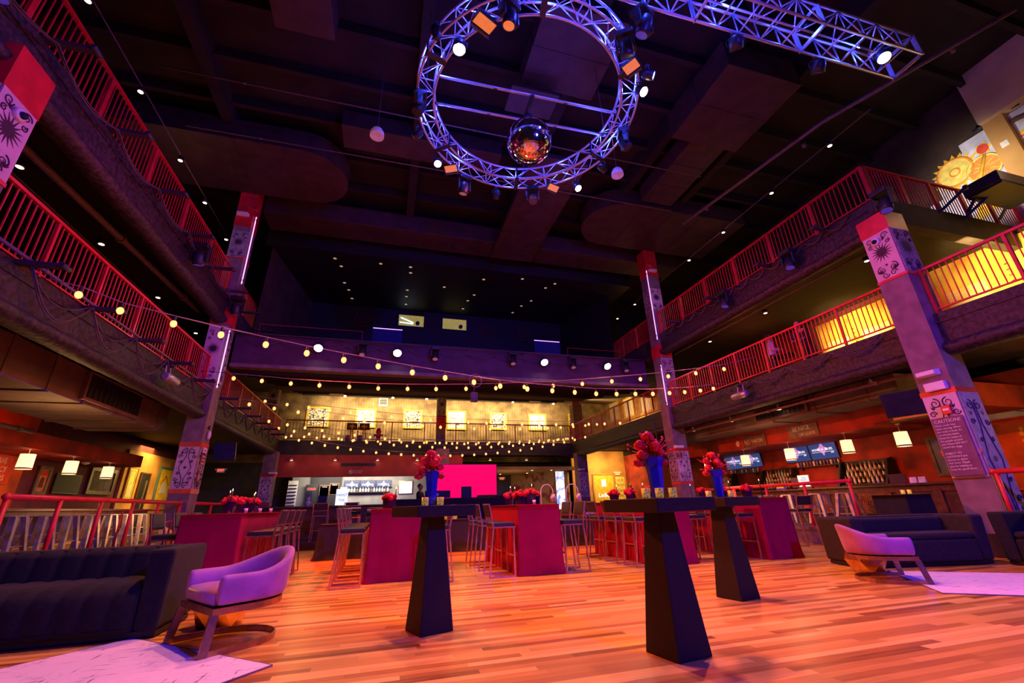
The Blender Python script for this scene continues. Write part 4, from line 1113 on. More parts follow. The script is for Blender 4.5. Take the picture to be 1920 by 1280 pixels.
# downlights
def downlight(label, x, y, z, mat, grp, r=.055):
    t = thing('downlight', label, 'ceiling light', (x,y,z), 0, grp)
    MB().lathe([(r*1.3,0),(r*1.3,.11),(r*.8,.13)], 14, cap=True).build('housing', M['fixture'], t)
    MB().lathe([(r,-.004),(.0005,-.006)], 14, cap=False).build('lens', mat, t)
for i, y in enumerate((7.37,9.4,11.63,13.5,15.6,18.0)): downlight('glowing downlight over the left upper balcony, %s from the camera' % ('first','second','third','fourth','fifth','last')[i], -6.26, y, 10.48, M['downlight'], 'left upper downlights')
for i, y in enumerate((6.56,8.62,10.86,12.88,15.6,17.2,19.0)): downlight('glowing downlight over the right upper balcony, %s from the camera' % ('first','second','third','fourth','fifth','sixth','last')[i], 11.65, y, 10.48, M['downlight'], 'right upper downlights')
for i, y in enumerate((10.7,13.5,16.3,8.2)): downlight('downlight under the left upper balcony, %s' % ('before the column','near the column','past the column','closest to the camera')[i], -6.75, y, 7.0, M['downlight'], 'left balcony downlights')
for i, y in enumerate((7.03,10.47,13.25,16.2)): downlight('downlight under the right upper balcony, %s' % ('closest to the camera','second one','third one','past the column')[i], 12.2, y, 7.0, M['downlight'], 'right balcony downlights')
HI = [(.41,16.9),(.44,17.4),(.38,19.1),(.37,19.8),(.39,20.7),(3.77,17.25),(3.64,18.9),(3.44,19.6),(3.36,20.6),(5.53,16.8),(7.2,16.9),(6.9,17.4),(-.85,16.9),(-2.7,16.9),(-2.5,17.5),(-2.48,19),(-2.34,19.7),(-2.25,20.6),(2.08,18.4),(6.33,19.6),(6.65,18.9),(6.1,20.5)]
for i, (x,y) in enumerate(HI):
    o = None
    t = thing('recessed_downlight', 'small dim recessed downlight in the dark rear ceiling', 'ceiling light', (x,y,10.99), 0, 'dim recessed downlights of the rear ceiling')
    MB().lathe([(.085,-.012),(.085,.0)], 12).build('trim_ring', M['fixture'], t); MB().lathe([(.07,-.014),(.0005,-.02)], 12, cap=False).build('lens', M['dimlens'], t)
for i, (x,y,z) in enumerate(((11.05,7.19,3.62),(11.15,9.97,3.62),(11.1,11.87,3.62),(11.1,13.83,3.62))):
    t = thing('track_spot', 'white bell track spot under the right balcony, %s from the camera' % ('first','second','third','fourth')[i], 'ceiling light', (x,y,z), 0, 'bell spots under the right balcony')
    MB().lathe([(.075,-.12),(.05,-.06),(.025,0),(.02,.03)], 14, cap=False).build('bell_shade', M['white'], t); MB().lathe([(.066,-.108),(.0005,-.11)], 14, cap=False).build('lens', M['downlight'], t); MB().tube([(0,0,.02),(0,0,.5)], .01, 6).build('stem', M['bracket'], t)
for i, x in enumerate((-4.48,-2.47,-.44,1.56,5.5,7.6)):
    t = thing('track_spot', 'tiny white spot below the far balcony edge, %s from the left' % ('first','second','third','fourth','fifth','sixth')[i], 'ceiling light', (x,23.72,3.52), 0, 'spots along the far balcony edge')
    MB().lathe([(.09,-.10),(.06,-.03),(.02,.02)], 12, cap=False).build('bell_shade', M['white'], t); MB().lathe([(.08,-.09),(.0005,-.092)], 12, cap=False).build('lens', M['downlight'], t); MB().bar((0,0,0),(0,.14,.10),.02).build('arm', M['bracket'], t)

# ---- heads and lamps hung on the balcony fronts
BF = [('first',-2.6),('second',-1.08),('third',1.43),('fourth',4.37),('fifth',6.85),('sixth',9.2)]
for i, (nm, x) in enumerate(BF[1:]): moving_head('moving head hung on the purple theatre balcony front, %s from the left' % ('first','second','third','fourth','fifth')[i], (x,14.86,6.55), 0, -.35, M['moon'], 'moving heads on the theatre balcony front', .95)
for i, x in enumerate((-2.5,.10,5.65,8.37)): par('glowing white wash lamp on the theatre balcony front, %s from the left' % ('first','second','third','fourth')[i], (x,14.9,6.52), (0,-.8,-.75), M['hotlens'], .15, .2, 'wash lamps on the theatre balcony front')
t = thing('lamp_bar', 'long thin pipe along the theatre balcony front holding the lamps', 'pipe', (-5,14.92,6.60)); MB().tube([(0,0,0),(15.2,0,0)], .025, 8).build('pipe', M['bracket'], t)
for k in range(7): MB().bar((1+k*2.2,0,0),(1+k*2.2,.13,-.02),.03).build('bracket', M['bracket'], t)
for i, y in enumerate((5.0,11.2,14.2)): moving_head('dark moving head hung under the left upper balcony edge, %s' % ('at the top left corner','midway','beside the middle column')[i], (-4.85,y-.3,7.42), 0, .3, M['dimblue'], 'moving heads on the upper balconies', 1.15)
for i, y in enumerate((5.15,7.63,10.1)): moving_head('dark moving head hung on the right upper balcony edge, %s' % ('at its near corner','midway','toward the middle column')[i], (10.2,y,7.42), PI/2, .2, M['dimblue'], 'moving heads on the upper balconies', 1.1)
for side_, xs, ys, z in (('left upper', (-5.2,-4.55), (4.2,5.8,7.4,9.0,10.6,12.2,13.6,15.2,16.8), 7.48), ('left first', (-5.2,-4.6), (6.8,8.3,9.8,11.3,12.8,14.9,16.3,17.7,19.1,20.5,21.9), 4.40), ('right upper', (10.5,9.95), (6.6,8.4,10.6,12.6), 7.40)):
    for i, y in enumerate(ys):
        t = thing('outrigger_bracket', 'dark flat steel arm jutting from the %s balcony edge, %s in line' % (side_, ('first','second','third','fourth','fifth','sixth','seventh','eighth','ninth','tenth','last')[i]), 'bracket', (xs[0],y,z), 0, 'steel arms on the balcony edges')
        MB().box(min(0,xs[1]-xs[0]),-.05,-.03,max(0,xs[1]-xs[0]),.05,.03).build('arm', M['bracket'], t); MB().tube([(xs[1]-xs[0],-.09,.0),(xs[1]-xs[0],.09,.0)], .04, 8).build('clamp', M['bracket'], t)
for nm, x, y, rz in (('left', -5.0, 11.2, 0), ('right', 10.25, 10.3, PI)):
    t = thing('projector_spot', 'silver cylindrical spotlight under the %s first balcony edge' % nm, 'stage light', (x,y,4.0), rz, 'cylindrical spots on the first balconies')
    T = Matrix.Translation((.1,0,-.02)) @ Matrix.Rotation(PI/2,4,'X')
    MB().lathe([(.06,-.30),(.095,-.28),(.10,-.1),(.10,.22),(.09,.26),(.06,.27)], 16, T).build('barrel', M['steel'], t)
    MB().tube([(.0,-.1,.28),(.02,-.12,.05),(.02,.12,.05),(.0,.1,.28)], .012, 6).build('yoke', M['white'], t); MB().box(-.18,-.05,.26,.12,.05,.30).build('mount', M['bracket'], t)
# cable loops
def swag(label, p0, p1, n, drop, r=.011, amp=.15, seed=1):
    rr = random.Random(seed); t = thing('cable_swag', label, 'cable', p0, 0, 'cable loops on the balcony edges')
    a, b = V(0,0,0), V(*p1)-V(*p0)
    for q in range(3):
        pts = []; dd = drop*rr.uniform(.5,1.2)
        for i in range(n*10+1):
            k = i/(n*10); s = abs(math.sin(k*n*PI))
            pts.append(a+(b-a)*k+V(0.02*q,0,-s*dd))
        MB().tube(pts, r, 5).build('cable', M['cable'], t)
swag('loose cable loops hanging along the left first balcony', (-5.0,6.8,4.38), (-5.0,13.8,4.38), 5, .5)
swag('loose cable loops on the left first balcony past the column', (-5.0,14.9,4.38), (-5.0,21.9,4.38), 6, .4, seed=2)
swag('loose cable loops on the right first balcony edge', (10.28,6.2,4.36), (10.28,13.6,4.36), 6, .32, seed=3)
swag('loose cable loops along the left upper balcony edge', (-5.0,4.2,7.42), (-5.0,13.5,7.42), 6, .35, seed=4)
swag('loose cable bundle along the right upper balcony edge', (10.35,6,7.42), (10.35,13.6,7.42), 12, .18, seed=5)
swag('thin cables looping along the theatre balcony front', (-4.8,15.02,6.45), (10,15.02,6.45), 14, .18, .008, seed=6)

# ---- string lights
def string_light(label, bulbs, ends, grp, br=.048, sock=True, r=.009):
    t = thing('string_light', label, 'string lights', ends[0], 0, grp); o = V(*ends[0])
    pts = [V(*ends[0])-o]+[V(*b)-o+V(0,0,.14) for b in bulbs]+[V(*ends[1])-o]
    MB().tube(pts, r, 5).build('cable', M['wire'], t)
    for b in bulbs:
        p = V(*b)-o
        q = MB().ball(p, br, 10, 8, (1,1,1.25)).build('bulb', M['bulb'], t)  # bulb drawn oversize to stand in for its glow
        if sock: MB().lathe([(.022,.045),(.026,.06),(.022,.13),(.006,.145)], 8, Matrix.Translation(p)).build('socket', M['socket'], q)
S1 = [(-4.69,7.36,4.23),(-4.18,7.48,4.07),(-3.51,7.65,3.98),(-2.86,7.8,3.9),(-2.2,7.96,3.83),(-1.55,8.12,3.77),(-.92,8.28,3.73),(-.29,8.43,3.69),(.38,8.59,3.65),(1.07,8.76,3.62),(1.72,8.92,3.60),(2.35,9.06,3.58),(3.05,9.24,3.59),(3.74,9.41,3.62),(4.4,9.57,3.65),(5.07,9.73,3.68),(5.75,9.89,3.74),(6.42,10.05,3.81),(7.08,10.21,3.88),(7.75,10.37,3.97),(8.41,10.54,4.07),(9.12,10.71,4.19),(9.75,10.86,4.32)]
string_light('nearest string of warm bulbs swooping from the left balcony to the right one', S1, ((-5.1,7.26,4.42),(10.42,11.02,4.56)), 'warm string lights over the dance floor')
S2 = [(-4.31,13.27,4.62),(-3.54,13.08,4.53),(-2.75,12.89,4.44),(-1.97,12.69,4.37),(-1.16,12.49,4.31),(-.37,12.3,4.25),(.43,12.1,4.22),(1.21,11.91,4.2),(2.03,11.7,4.19),(2.85,11.49,4.19),(3.64,11.3,4.21),(4.45,11.11,4.23),(5.27,10.9,4.27),(6.11,10.69,4.33),(6.93,10.49,4.38),(7.74,10.29,4.45),(8.55,10.09,4.53),(9.39,9.88,4.64)]
string_light('second string of warm bulbs, crossing the nearest one at the middle', S2, ((-5.1,13.47,4.85),(10.42,9.63,5.0)), 'warm string lights over the dance floor')
def cat_string(label, p0, p1, n, sag, br=.050):
    a, b = V(*p0), V(*p1)
    bl = []
    for i in range(n):
        k = (i+.7)/(n+.4); p = a+(b-a)*k; p.z -= sag*4*k*(1-k)+.12; bl.append(tuple(p))
    string_light(label, bl, (p0,p1), 'warm string lights over the dance floor', br, False, .008)
cat_string('string of small bulbs hugging the far balcony edge', (-5.0,23.4,4.72), (10.45,23.3,4.75), 26, .33)
cat_string('string of small bulbs just in front of the far balcony, sagging midway', (-5.0,20.5,4.65), (10.42,22.6,4.72), 25, .75)
cat_string('lowest string of small bulbs, sagging in front of the red fascia', (-5.0,22.3,4.55), (10.42,20.9,4.55), 26, 1.0)
cat_string('string of bulbs crossing in front of the framed drawings, upper one', (-5.0,17.4,5.1), (10.42,17.0,4.5), 20, .40)
cat_string('string of bulbs crossing in front of the framed drawings, lower one', (-5.0,15.6,4.6), (10.42,19.4,4.9), 21, .55)
cat_string('string of small bulbs running to the right corner of the far balcony', (-5.0,18.6,4.6), (10.42,23.6,4.8), 24, .62)
# neon tubes on the middle columns
for l, x, y, z0, z1 in (('right face of the left middle column, upper', -4.93, 14.1, 8.0, 10.6), ('left middle column above the first balcony', -4.90, 13.93, 4.5, 6.3), ('face of the right middle column, upper', 10.25, 13.93, 7.2, 10.4), ('right middle column above the first balcony', 10.22, 13.93, 4.5, 6.1)):
    t = thing('led_tube', 'thin lavender led tube on the %s' % l, 'light tube', (x,y,z0), 0, 'led tubes on the middle columns')
    MB().tube([(0,0,0),(0,0,z1-z0)], .018, 6).build('tube', M['neon'], t)
    for k in (.05,.95): MB().box(-.03,-.015,(z1-z0)*k-.03,.03,.04,(z1-z0)*k+.03).build('clip', M['bracket'], t)
# ============================================================ BARS, SCREENS, SIGNS, ART
IM = Matrix.Identity(4)
def flat(name, label, cat, pos, d, w, h, t, mat, group=None, frame=None, fw=.05, fmat=None, part='panel'):
    """a board on a wall; local x right, y up, z out"""
    o = thing(name, label, cat, (0,0,0), 0, group); o.matrix_world = face(*pos, d)
    MB().box(-w/2,-h/2,0,w/2,h/2,t).build(part, mat, o)
    if frame:
        MB().box(-w/2-fw,-h/2-fw,0,-w/2,h/2+fw,t+.03).box(w/2,-h/2-fw,0,w/2+fw,h/2+fw,t+.03).box(-w/2,-h/2-fw,0,w/2,-h/2,t+.03).box(-w/2,h/2,0,w/2,h/2+fw,t+.03).build('frame', fmat or M['wood'], o)
    return o
def Z(x, y, z, r=0): return Matrix.Translation((x,y,z)) @ Matrix.Rotation(r,4,'Z')
# right bar
def bar_counter(label, x0, x1, y0, y1, z0, z1, fx, s):
    t = thing('bar_counter', label, 'bar counter', (0,0,0))
    MB().box(x0,y0,z0,x1,y1,z1-.06).build('body', M['wood'], t)
    MB().box(x0-.12,y0-.1,z1-.06,x1+.06,y1+.1,z1).build('worktop', M['woodtop'], t, .015)
    MB().box(x0-.06,y0,z0,x0,y1,z0+.14).box(x0-.04,y0,z1-.2,x0,y1,z1-.06).build('moulding', M['wood'], t)
    return t
rb = bar_counter('long dark wood bar counter along the right side with carved medallions', 12.6, 13.3, 6.9, 17.0, .37, 1.30, 12.6, -1)
for y in (7.55, 8.35, 9.95, 11.6, 13.2, 14.9, 16.5): MB().box(12.54,y-.09,.5,12.6,y+.09,1.15).build('pilaster', M['wood'], rb)
for y in (9.05, 10.75, 12.4, 14.05, 15.7):
    p = MB().box(-.46,-.26,0,.46,.26,.03).build('carved_panel', M['carve'], rb, M=face(12.6,y,.84,'-x'))
    mb = MB()
    for k in range(6):
        mb.tube([(math.cos(a*PI/16)*(.40-.055*k), math.sin(a*PI/16)*(.23-.03*k)+.015, .034) for a in range(32)], .008, 4, True)
    star(mb, 0, 0, .05, .10, 8, .03, .045)
    for sx in (-1,1):
        for sy in (-1,1): curl(mb, sx*.37, sy*.19, .08, sx*sy, PI/4, w=.012, z=.036)
    mb.build('carving', M['golddark'], p)
def bottle(label, x, y, z, mat, h, grp):
    t = thing('bottle', label, 'bottle', (x,y,z), 0, grp)
    r = .036
    MB().lathe([(r*.9,0),(r,.01),(r,h*.58),(r*.75,h*.66),(.014,h*.76),(.013,h*.93)], 10).build('glass', mat, t)
    MB().lathe([(.016,h*.93),(.016,h)], 8).build('cap', M['black'], t); MB().lathe([(r*1.02,h*.15),(r*1.02,h*.45)], 10, cap=False).build('label_band', M['paper'], t)
BM = ['bottle','bottleclear','bottledark','bottleclear','bottle']
NTH = ['first','second','third','fourth','fifth','sixth','seventh','eighth','ninth','tenth','eleventh','twelfth','thirteenth','fourteenth','fifteenth','sixteenth']
def rack(label, y0, y1, nm, z=1.32):
    t = thing('bottle_rack', label, 'shelf', (14.0,(y0+y1)/2,z)); L = y1-y0
    MB().box(-.02,-L/2+.06,.02,.36,L/2-.06,.06).box(-.02+.14,-L/2+.06,.20,.36,L/2-.06,.24).box(.27,-L/2+.06,.38,.36,L/2-.06,.42).build('tier', M['black'], t)
    for s in (-1,1):
        P = [(-.1,0),(.42,0),(.42,.78),(.2,.72)]
        MB().prism(P, -.03, .03, Matrix.Translation((0,s*(L/2-.03),0)) @ Matrix.Rotation(PI/2,4,'X')).build('side_panel', M['black'], t)
    MB().box(.36,-L/2+.06,.0,.40,L/2-.06,.76).build('back_panel', M['tile'], t)
    k = 0
    for row in range(3):
        n = 9 if L > 1.2 else 7
        for i in range(n):
            y = y0+.14+(L-.28)*(i+.5)/n
            bottle('%s, %s tier, %s from the camera' % (nm, ('lowest','middle','upper')[row], NTH[i]), 14.0+(.06,.20,.31)[row], y, z+(.06,.24,.42)[row], M[BM[(i*3+row*2+k) % 5]], (.28,.30,.32)[row], 'liquor bottles on the right bar racks')
rack('black slanted bottle rack on the right bar, nearer the camera', 9.5, 11.0, 'liquor bottle on the near rack')
rack('black slanted bottle rack on the right bar, middle one', 12.75, 14.2, 'liquor bottle on the middle rack')
rack('black bottle rack on the right bar behind the column', 15.7, 16.8, 'liquor bottle on the far rack')
for nm, y0, y1 in (('under the near pair of screens', 11.05, 12.75), ('under the far pair of screens', 14.45, 16.05)):
    t = thing('wall_shelf', 'thin dark shelf %s on the right bar wall' % nm, 'shelf', (14.5,(y0+y1)/2,2.03)); L = y1-y0
    MB().box(-.16,-L/2,0,0,L/2,.03).build('board', M['wood'], t); MB().box(-.12,-L/2+.2,-.1,0,-L/2+.23,0).box(-.12,L/2-.23,-.1,0,L/2-.2,0).build('bracket', M['bracket'], t)
    for i in range(13):
        y = y0+.08+(L-.16)*i/12
        b = thing('can', '%s can in the row on the shelf %s' % (NTH[i], nm), 'can', (14.41,y,2.06), 0, 'cans on the right bar shelves')
        MB().lathe([(.03,0),(.036,.01),(.036,.13),(.028,.15)], 10).build('can_body', M[('steel','bottleblue','signwhite','bottleblue','kraft')[i % 5]], b); MB().lathe([(.026,.15),(.026,.155)], 10).build('lid', M['steel'], b)
def logo(parent, w, zo=.004, small=False):
    k = w
    mb = MB(); star(mb, 0, .02*k, .13*k, .26*k, 4, zo, zo+.003); mb.build('star_emblem', M['logopink'], parent)
    text('HOUSE', .125*k, M['logo'], parent, Z(-.265*k,0,zo+.006), sx=.9); text('BLUES', .125*k, M['logo'], parent, Z(.27*k,0,zo+.006), sx=.9)
    text('OF', .075*k, M['logo'], parent, Z(.0,0,zo+.006))
    MB().box(-.47*k,-.095*k,zo,.47*k,-.085*k,zo+.003).build('underline', M['logo'], parent)
    text('BAR', .06*k, M['logo'], parent, Z(.38*k,-.14*k,zo+.006))
def screen(label, pos, d, w, h, grp, lit=True, tiltx=0):
    o = thing('wall_screen', label, 'screen', (0,0,0), 0, grp); o.matrix_world = face(*pos, d) @ Matrix.Rotation(tiltx,4,'X')
    MB().box(-w/2,-h/2,-.05,w/2,h/2,-.006).build('casing', M['fixture'], o, .008)
    p = MB().box(-w/2+.02,-h/2+.02,-.0055,w/2-.02,h/2-.02,-.002).build('display', M['screen'] if lit else M['screenoff'], o)
    if lit: logo(p, w*.86, -.001)
    return o
for i, (y, nm) in enumerate(((11.58,'near pair, right one'),(12.62,'near pair, left one'),(14.75,'far pair, right one'),(15.72,'far pair, left one'))):
    screen('navy logo screen on the right bar wall, %s' % nm, (14.40,y,2.56), '-x', 1.02, .66, 'logo screens over the right bar', True, .12)
def pos_unit(label, x, y, z):
    t = thing('till_display', label, 'till', (x,y,z), .35, 'lit till displays on the right bar')
    MB().box(-.05,-.20,.0,.12,.20,.05).build('base', M['fixture'], t); MB().box(-.02,-.17,.05,.02,.17,.42).build('casing', M['white'], t, .01)
    MB().box(-.026,-.145,.08,-.0205,.145,.40).build('display', M['lcd'], t)
    mb = MB()
    for k in range(4): mb.box(-.031,-.10,.13+k*.065,-.0265,.10-.04*(k%2),.155+k*.065)
    mb.build('menu_block', M['blueart'], t); MB().box(.03,.18,.05,.20,.40,.36).build('card_reader', M['fixture'], t)
pos_unit('lit white till display on the right bar between the bottle racks', 13.1, 11.45, 1.30); pos_unit('lit white till display on the right bar near the middle column', 13.1, 15.45, 1.30)
t = thing('laptop_till', 'dark till terminal at the near end of the right bar', 'till', (13.1,8.7,1.30), .3); MB().box(-.12,-.18,0,.14,.18,.03).build('base', M['fixture'], t); MB().box(.06,-.18,.03,.09,.18,.26).build('screen', M['fixture'], t)
t = thing('menu_card_holder', 'white folded menu cards at the near end of the right bar', 'menu', (13.0,8.15,1.30), .2)
for k in (-.09,.09): MB().frus(-.05,k-.07,.05,k+.07,0,-.004,k-.07,.004,k+.07,.15).build('card', M['paper'], t)
t = thing('tip_box', 'small blue and yellow card box on the right bar', 'box', (13.0,12.3,1.30), .2); MB().box(-.05,-.14,0,.05,.14,.16).build('box_body', M['bottleblue'], t); MB().box(-.056,-.12,.05,-.051,.12,.12).build('printed_band', M['sun'], t)
def pendant(label, x, y, z, top, grp):
    t = thing('pendant_lamp', label, 'pendant lamp', (x,y,z), 0, grp)
    MB().lathe([(.15,-.19),(.14,.17),(.135,.17),(.145,-.19)], 24, cap=False).build('shade', M['shade'], t)
    MB().lathe([(.152,-.19),(.152,-.155)], 24, cap=False).build('rim_band', M['kraft'], t)
    MB().tube([(0,0,.0),(0,0,top-z)], .008, 6).build('rod', M['steel'], t); MB().lathe([(.05,top-z-.03),(.05,top-z)], 14).build('canopy', M['steel'], t)
    MB().ball((0,0,-.02), .045, 10, 8).build('bulb', M['bulb'], t)
for i, y in enumerate((7.94,9.38,11.29,13.2,15.2)): pendant('cream drum pendant over the right bar, %s from the camera' % NTH[i], 12.63, y, 2.37, 2.76, 'drum pendants over the right bar')
for i, y in enumerate((13.8,15.5,17.3)): pendant('cream drum pendant over the left bar, %s from the camera' % NTH[i], -8.6, y, 2.42, 2.73, 'drum pendants over the left bar')
# lettered boards on the right soffit
o = flat('lettered_sign', 'small kraft board lettered NO FARTIN on the red soffit', 'sign', (12.49,12.45,2.94), '-x', .98, .34, .02, M['kraft'], None, True, .025, M['bronze'])
text('NO', .20, M['chalk'], o, Z(-.34,-.01,.024,-.15), sx=.8); text('FARTIN', .16, M['chalk'], o, Z(.13,.0,.024,.03), sx=.9)
o = flat('lettered_sign', 'wide chalk board lettered BE NICE OR LEAVE on the red soffit', 'sign', (12.49,10.5,2.98), '-x', 1.05, .38, .02, M['kraft'])
text('BE NICE', .17, M['chalk'], o, Z(-.05,.08,.022,.03)); text('OR LEAVE', .13, M['chalk'], o, Z(.12,-.10,.022,.02))
t = thing('wall_speaker', 'white oval speaker on the red soffit left of the signs', 'speaker', (12.49,13.25,2.96)); MB().ball((0,0,0), .09, 14, 10, (.4,1,1.25)).build('shell', M['white'], t); MB().ball((-.02,0,0), .07, 12, 8, (.35,1,1.2)).build('grille', M['signwhite'], t)
o = flat('framed_painting', 'blue painting with orange creatures in a brown frame, behind the near right column', 'picture', (14.49,8.1,1.98), '-x', .72, .86, .02, M['blueart'], None, True, .08, M['wood'], 'canvas')
mb = MB(); mb.prism([(-.2,.12),(-.05,.22),(.12,.14),(.2,.2),(.17,.02),(.02,.06),(-.12,.02)], .02, .024); mb.build('orange_figure', M['orange'], o)
MB().box(-.15,-.28,.02,.2,-.08,.024).build('yellow_block', M['sun'], o); mb = MB(); curl(mb, -.04,-.18,.05,1,0,w=.01,z=.027); curl(mb,.1,-.18,.05,-1,0,w=.01,z=.027); mb.build('blue_scribble', M['blueart'], o)
o = flat('framed_painting', 'dark green rimmed painting hanging below the tilted screen at the right', 'picture', (12.49,7.3,2.92), '-x', 1.2, .22, .02, M['muralpale'], None, True, .04, M['greenart'], 'canvas')
mb = MB()
for k in range(5): curl(mb, -.45+k*.22, 0, .07, 1, k, w=.01, z=.024)
mb.build('scrollwork', M['brownart'], o)
# near right wall murals
o = flat('painted_mural', 'grey mural with a leaping brown figure over the red sign, far right', 'mural', (14.49,5.9,3.02), '-x', 2.6, .62, .02, M['greyart'], None, True, .04, M['redart'], 'canvas')
mb = MB(); mb.prism([(-1.1,-.06),(-.75,.06),(-.3,.04),(.0,.16),(.25,.12),(.3,.0),(.1,-.05),(-.1,-.10),(-.4,-.06),(-.8,-.03),(-1.05,-.16)], .02, .025)
mb.tube([(.2,.1,.026),(.6,.22,.026),(.8,.05,.026),(.5,-.1,.026)], .022, 5).tube([(-.9,-.05,.026),(-.5,-.2,.026),(.1,-.22,.026)], .012, 5)
mb.build('brown_figure', M['brownart'], o); MB().prism([(.02,-.04),(.18,-.04),(.26,-.3),(.04,-.3)], .02, .026).build('blue_trousers', M['blueart'], o)
text('JACK', .13, M['brownart'], o, Z(-1.02,.17,.022)); text('KO', .13, M['brownart'], o, Z(.72,.2,.022))
o = flat('painted_mural', 'orange mural board with a yellow RED pepper panel at the far right', 'mural', (14.49,5.55,1.85), '-x', 3.1, 1.5, .02, M['orangewall'], None, True, .04, M['redart'], 'canvas')
y_ = MB().box(-.75,-.55,.02,.95,.42,.035).build('yellow_panel', M['sunpale'], o)
MB().box(-.78,-.58,.018,.98,-.55,.04).box(-.78,.42,.018,.98,.45,.04).box(-.78,-.55,.018,-.75,.42,.04).box(.95,-.55,.018,.98,.42,.04).box(-.75,-.30,.036,.95,-.285,.038).box(-.75,-.44,.036,.95,-.425,.038).build('panel_line', M['brownart'], o)
mb = MB(); mb.tube([(-.62,.30,.05),(-.55,.12,.05),(-.38,.0,.05),(-.1,-.02,.05),(.2,.06,.05)], [.03,.075,.085,.07,.02], 8); mb.build('red_pepper', M['redart'], o)
text('RED', .24, M['brownart'], o, Z(-.02,.24,.04)); text('HOT', .24, M['brownart'], o, Z(.62,.24,.04))
mb = MB()
for k in range(13): mb.prism([(math.cos(a)*.035-1.0+k*.17, math.sin(a)*.05+.57) for a in [i*PI/4 for i in range(8)]], .02, .03)
for k in range(7): mb.prism([(math.cos(a)*.045-1.02, math.sin(a)*.05-.5+k*.16) for a in [i*PI/4 for i in range(8)]], .02, .03)
mb.build('yellow_dots', M['sun'], o)

# caution notice
o = flat('caution_notice', 'plum caution notice with white lettering on the near right column', 'sign', (10.16,5.53,1.86), '-x', .50, 1.06, .02, pm('plum board', (.16,.06,.13), .7))
text('CAUTION!', .088, M['chalk'], o, Z(0,.46,.022))
lines = ['House music may','cause dancing. When','the music is loud, the','crowd may move.','Please be aware of','the people around','you. Please DO NOT','crowd the stage.','','SUBJECT TO','CAUTION if you','choose to dance','near here. Thank','you for helping us','keep the good times.']
for i, s in enumerate(lines):
    if s: text(s, .046, M['chalk'], o, Z(-.22,.385-i*.057,.022), align='LEFT')
t = thing('fire_alarm_pull', 'small red fire alarm pull station above the caution notice', 'alarm', (0,0,0)); t.matrix_world = face(10.16,5.46,2.52,'-x'); MB().box(-.07,-.08,0,.07,.08,.05).build('housing', M['red'], t, .008); MB().box(-.05,-.02,.05,.05,.02,.062).build('pull_handle', M['white'], t)
t = thing('exit_box', 'white box sign on the near right column above the scroll panel', 'sign', (0,0,0)); t.matrix_world = face(10.20,5.50,2.98,'-x'); MB().box(-.17,-.08,0,.17,.08,.10).build('housing', M['white'], t, .01); MB().box(-.14,-.06,.10,.06,.06,.104).build('face_plate', M['signwhite'], t)
def emergency(label, pos, d):
    t = thing('emergency_light', label, 'emergency light', (0,0,0), 0, None); t.matrix_world = face(*pos, d)
    MB().frus(-.19,-.05,.19,.07,0,-.16,-.03,.16,.05,.14).build('housing', M['white'], t, .01); MB().lathe([(.10,-.07),(.12,-.03),(.06,-.01)], 14, Matrix.Translation((0,-.02,.08)) @ Matrix.Rotation(PI/2,4,'X') @ Matrix.Scale(.5,4,(0,1,0))).build('lens', M['signwhite'], t)
emergency('white emergency light at the top of the near right column, below the slab', (10.2,5.55,3.24), '-x')
emergency('white emergency light high on the right middle column', (10.58,14.0,10.45), '-y'); emergency('white emergency light high on the left middle column', (-5.3,14.0,10.55), '-y')
emergency('white emergency light low on the right middle column', (10.45,14.0,2.92), '-y'); emergency('white emergency light on the far right column by the lobby', (10.5,22.8,2.82), '-y'); emergency('white emergency light on the far left column by the far bar', (-5.0,22.8,2.75), '-y')
def dome_cam(label, pos, d):
    t = thing('dome_camera', label, 'camera', (0,0,0), 0, 'dome cameras on the near columns'); t.matrix_world = face(*pos, d)
    MB().lathe([(.085,0),(.085,.05),(.07,.06)], 18).build('collar', M['white'], t); MB().ball((.0,-.01,.07), .05, 14, 8).build('dome', M['screenoff'], t)
dome_cam('white dome camera on the near left column panel', (-4.985,5.72,6.02), '+x'); dome_cam('white dome camera on the near right column panel', (10.185,5.56,6.32), '-x')
for l, y, z in (('upper right', 14.0, 10.75), ('upper left', 14.0, 10.85)):
    x = 10.35 if 'right' in l else -5.1
    t = thing('beacon_horn', 'red horn strobe on the %s middle column' % l.split()[1], 'alarm', (x,y-.05,z), 0, 'red horn strobes on the middle columns'); T = Matrix.Rotation(PI/2+.4,4,'Y')
    MB().lathe([(.03,0),(.05,.10),(.10,.20)], 14, T, cap=False).build('horn', M['red'], t); MB().box(-.05,-.04,-.05,.05,.05,.05).build('body', M['red'], t)
def plaque(label, pos, d, w, h, mat, lines, tm, size):
    o = flat('plaque', label, 'sign', pos, d, w, h, .015, mat, None, False)
    for i, s in enumerate(lines): text(s, size, tm, o, Z(0,h*.5-(i+.6)*h/len(lines),.017), sx=.85)
    return o
plaque('red rules plaque high on the right middle column', (10.42,13.98,2.62), '-y', .22, .22, M['reddark'], ('LOOK','UP','WATCH'), M['signwhite'], .05)
plaque('small pink notice on the right middle column', (10.42,13.98,2.15), '-y', .17, .2, M['signwhite'], ('NOTICE','STAY','ALERT'), M['redart'], .04)
plaque('brown lettered plaque on the left middle column side', (-4.98,14.3,2.5), '+x', .34, .28, M['reddark'], ('BE KIND','TO YOUR','FRIENDS'), M['signwhite'], .06)
plaque('small white card above the brown plaque on the left middle column', (-4.98,14.3,2.76), '+x', .26, .14, M['signwhite'], ('EXIT',), M['redart'], .07)
plaque('small framed white card low on the left middle column side', (-4.98,14.25,2.06), '+x', .20, .28, M['reddark'], ('0',), M['signwhite'], .18)
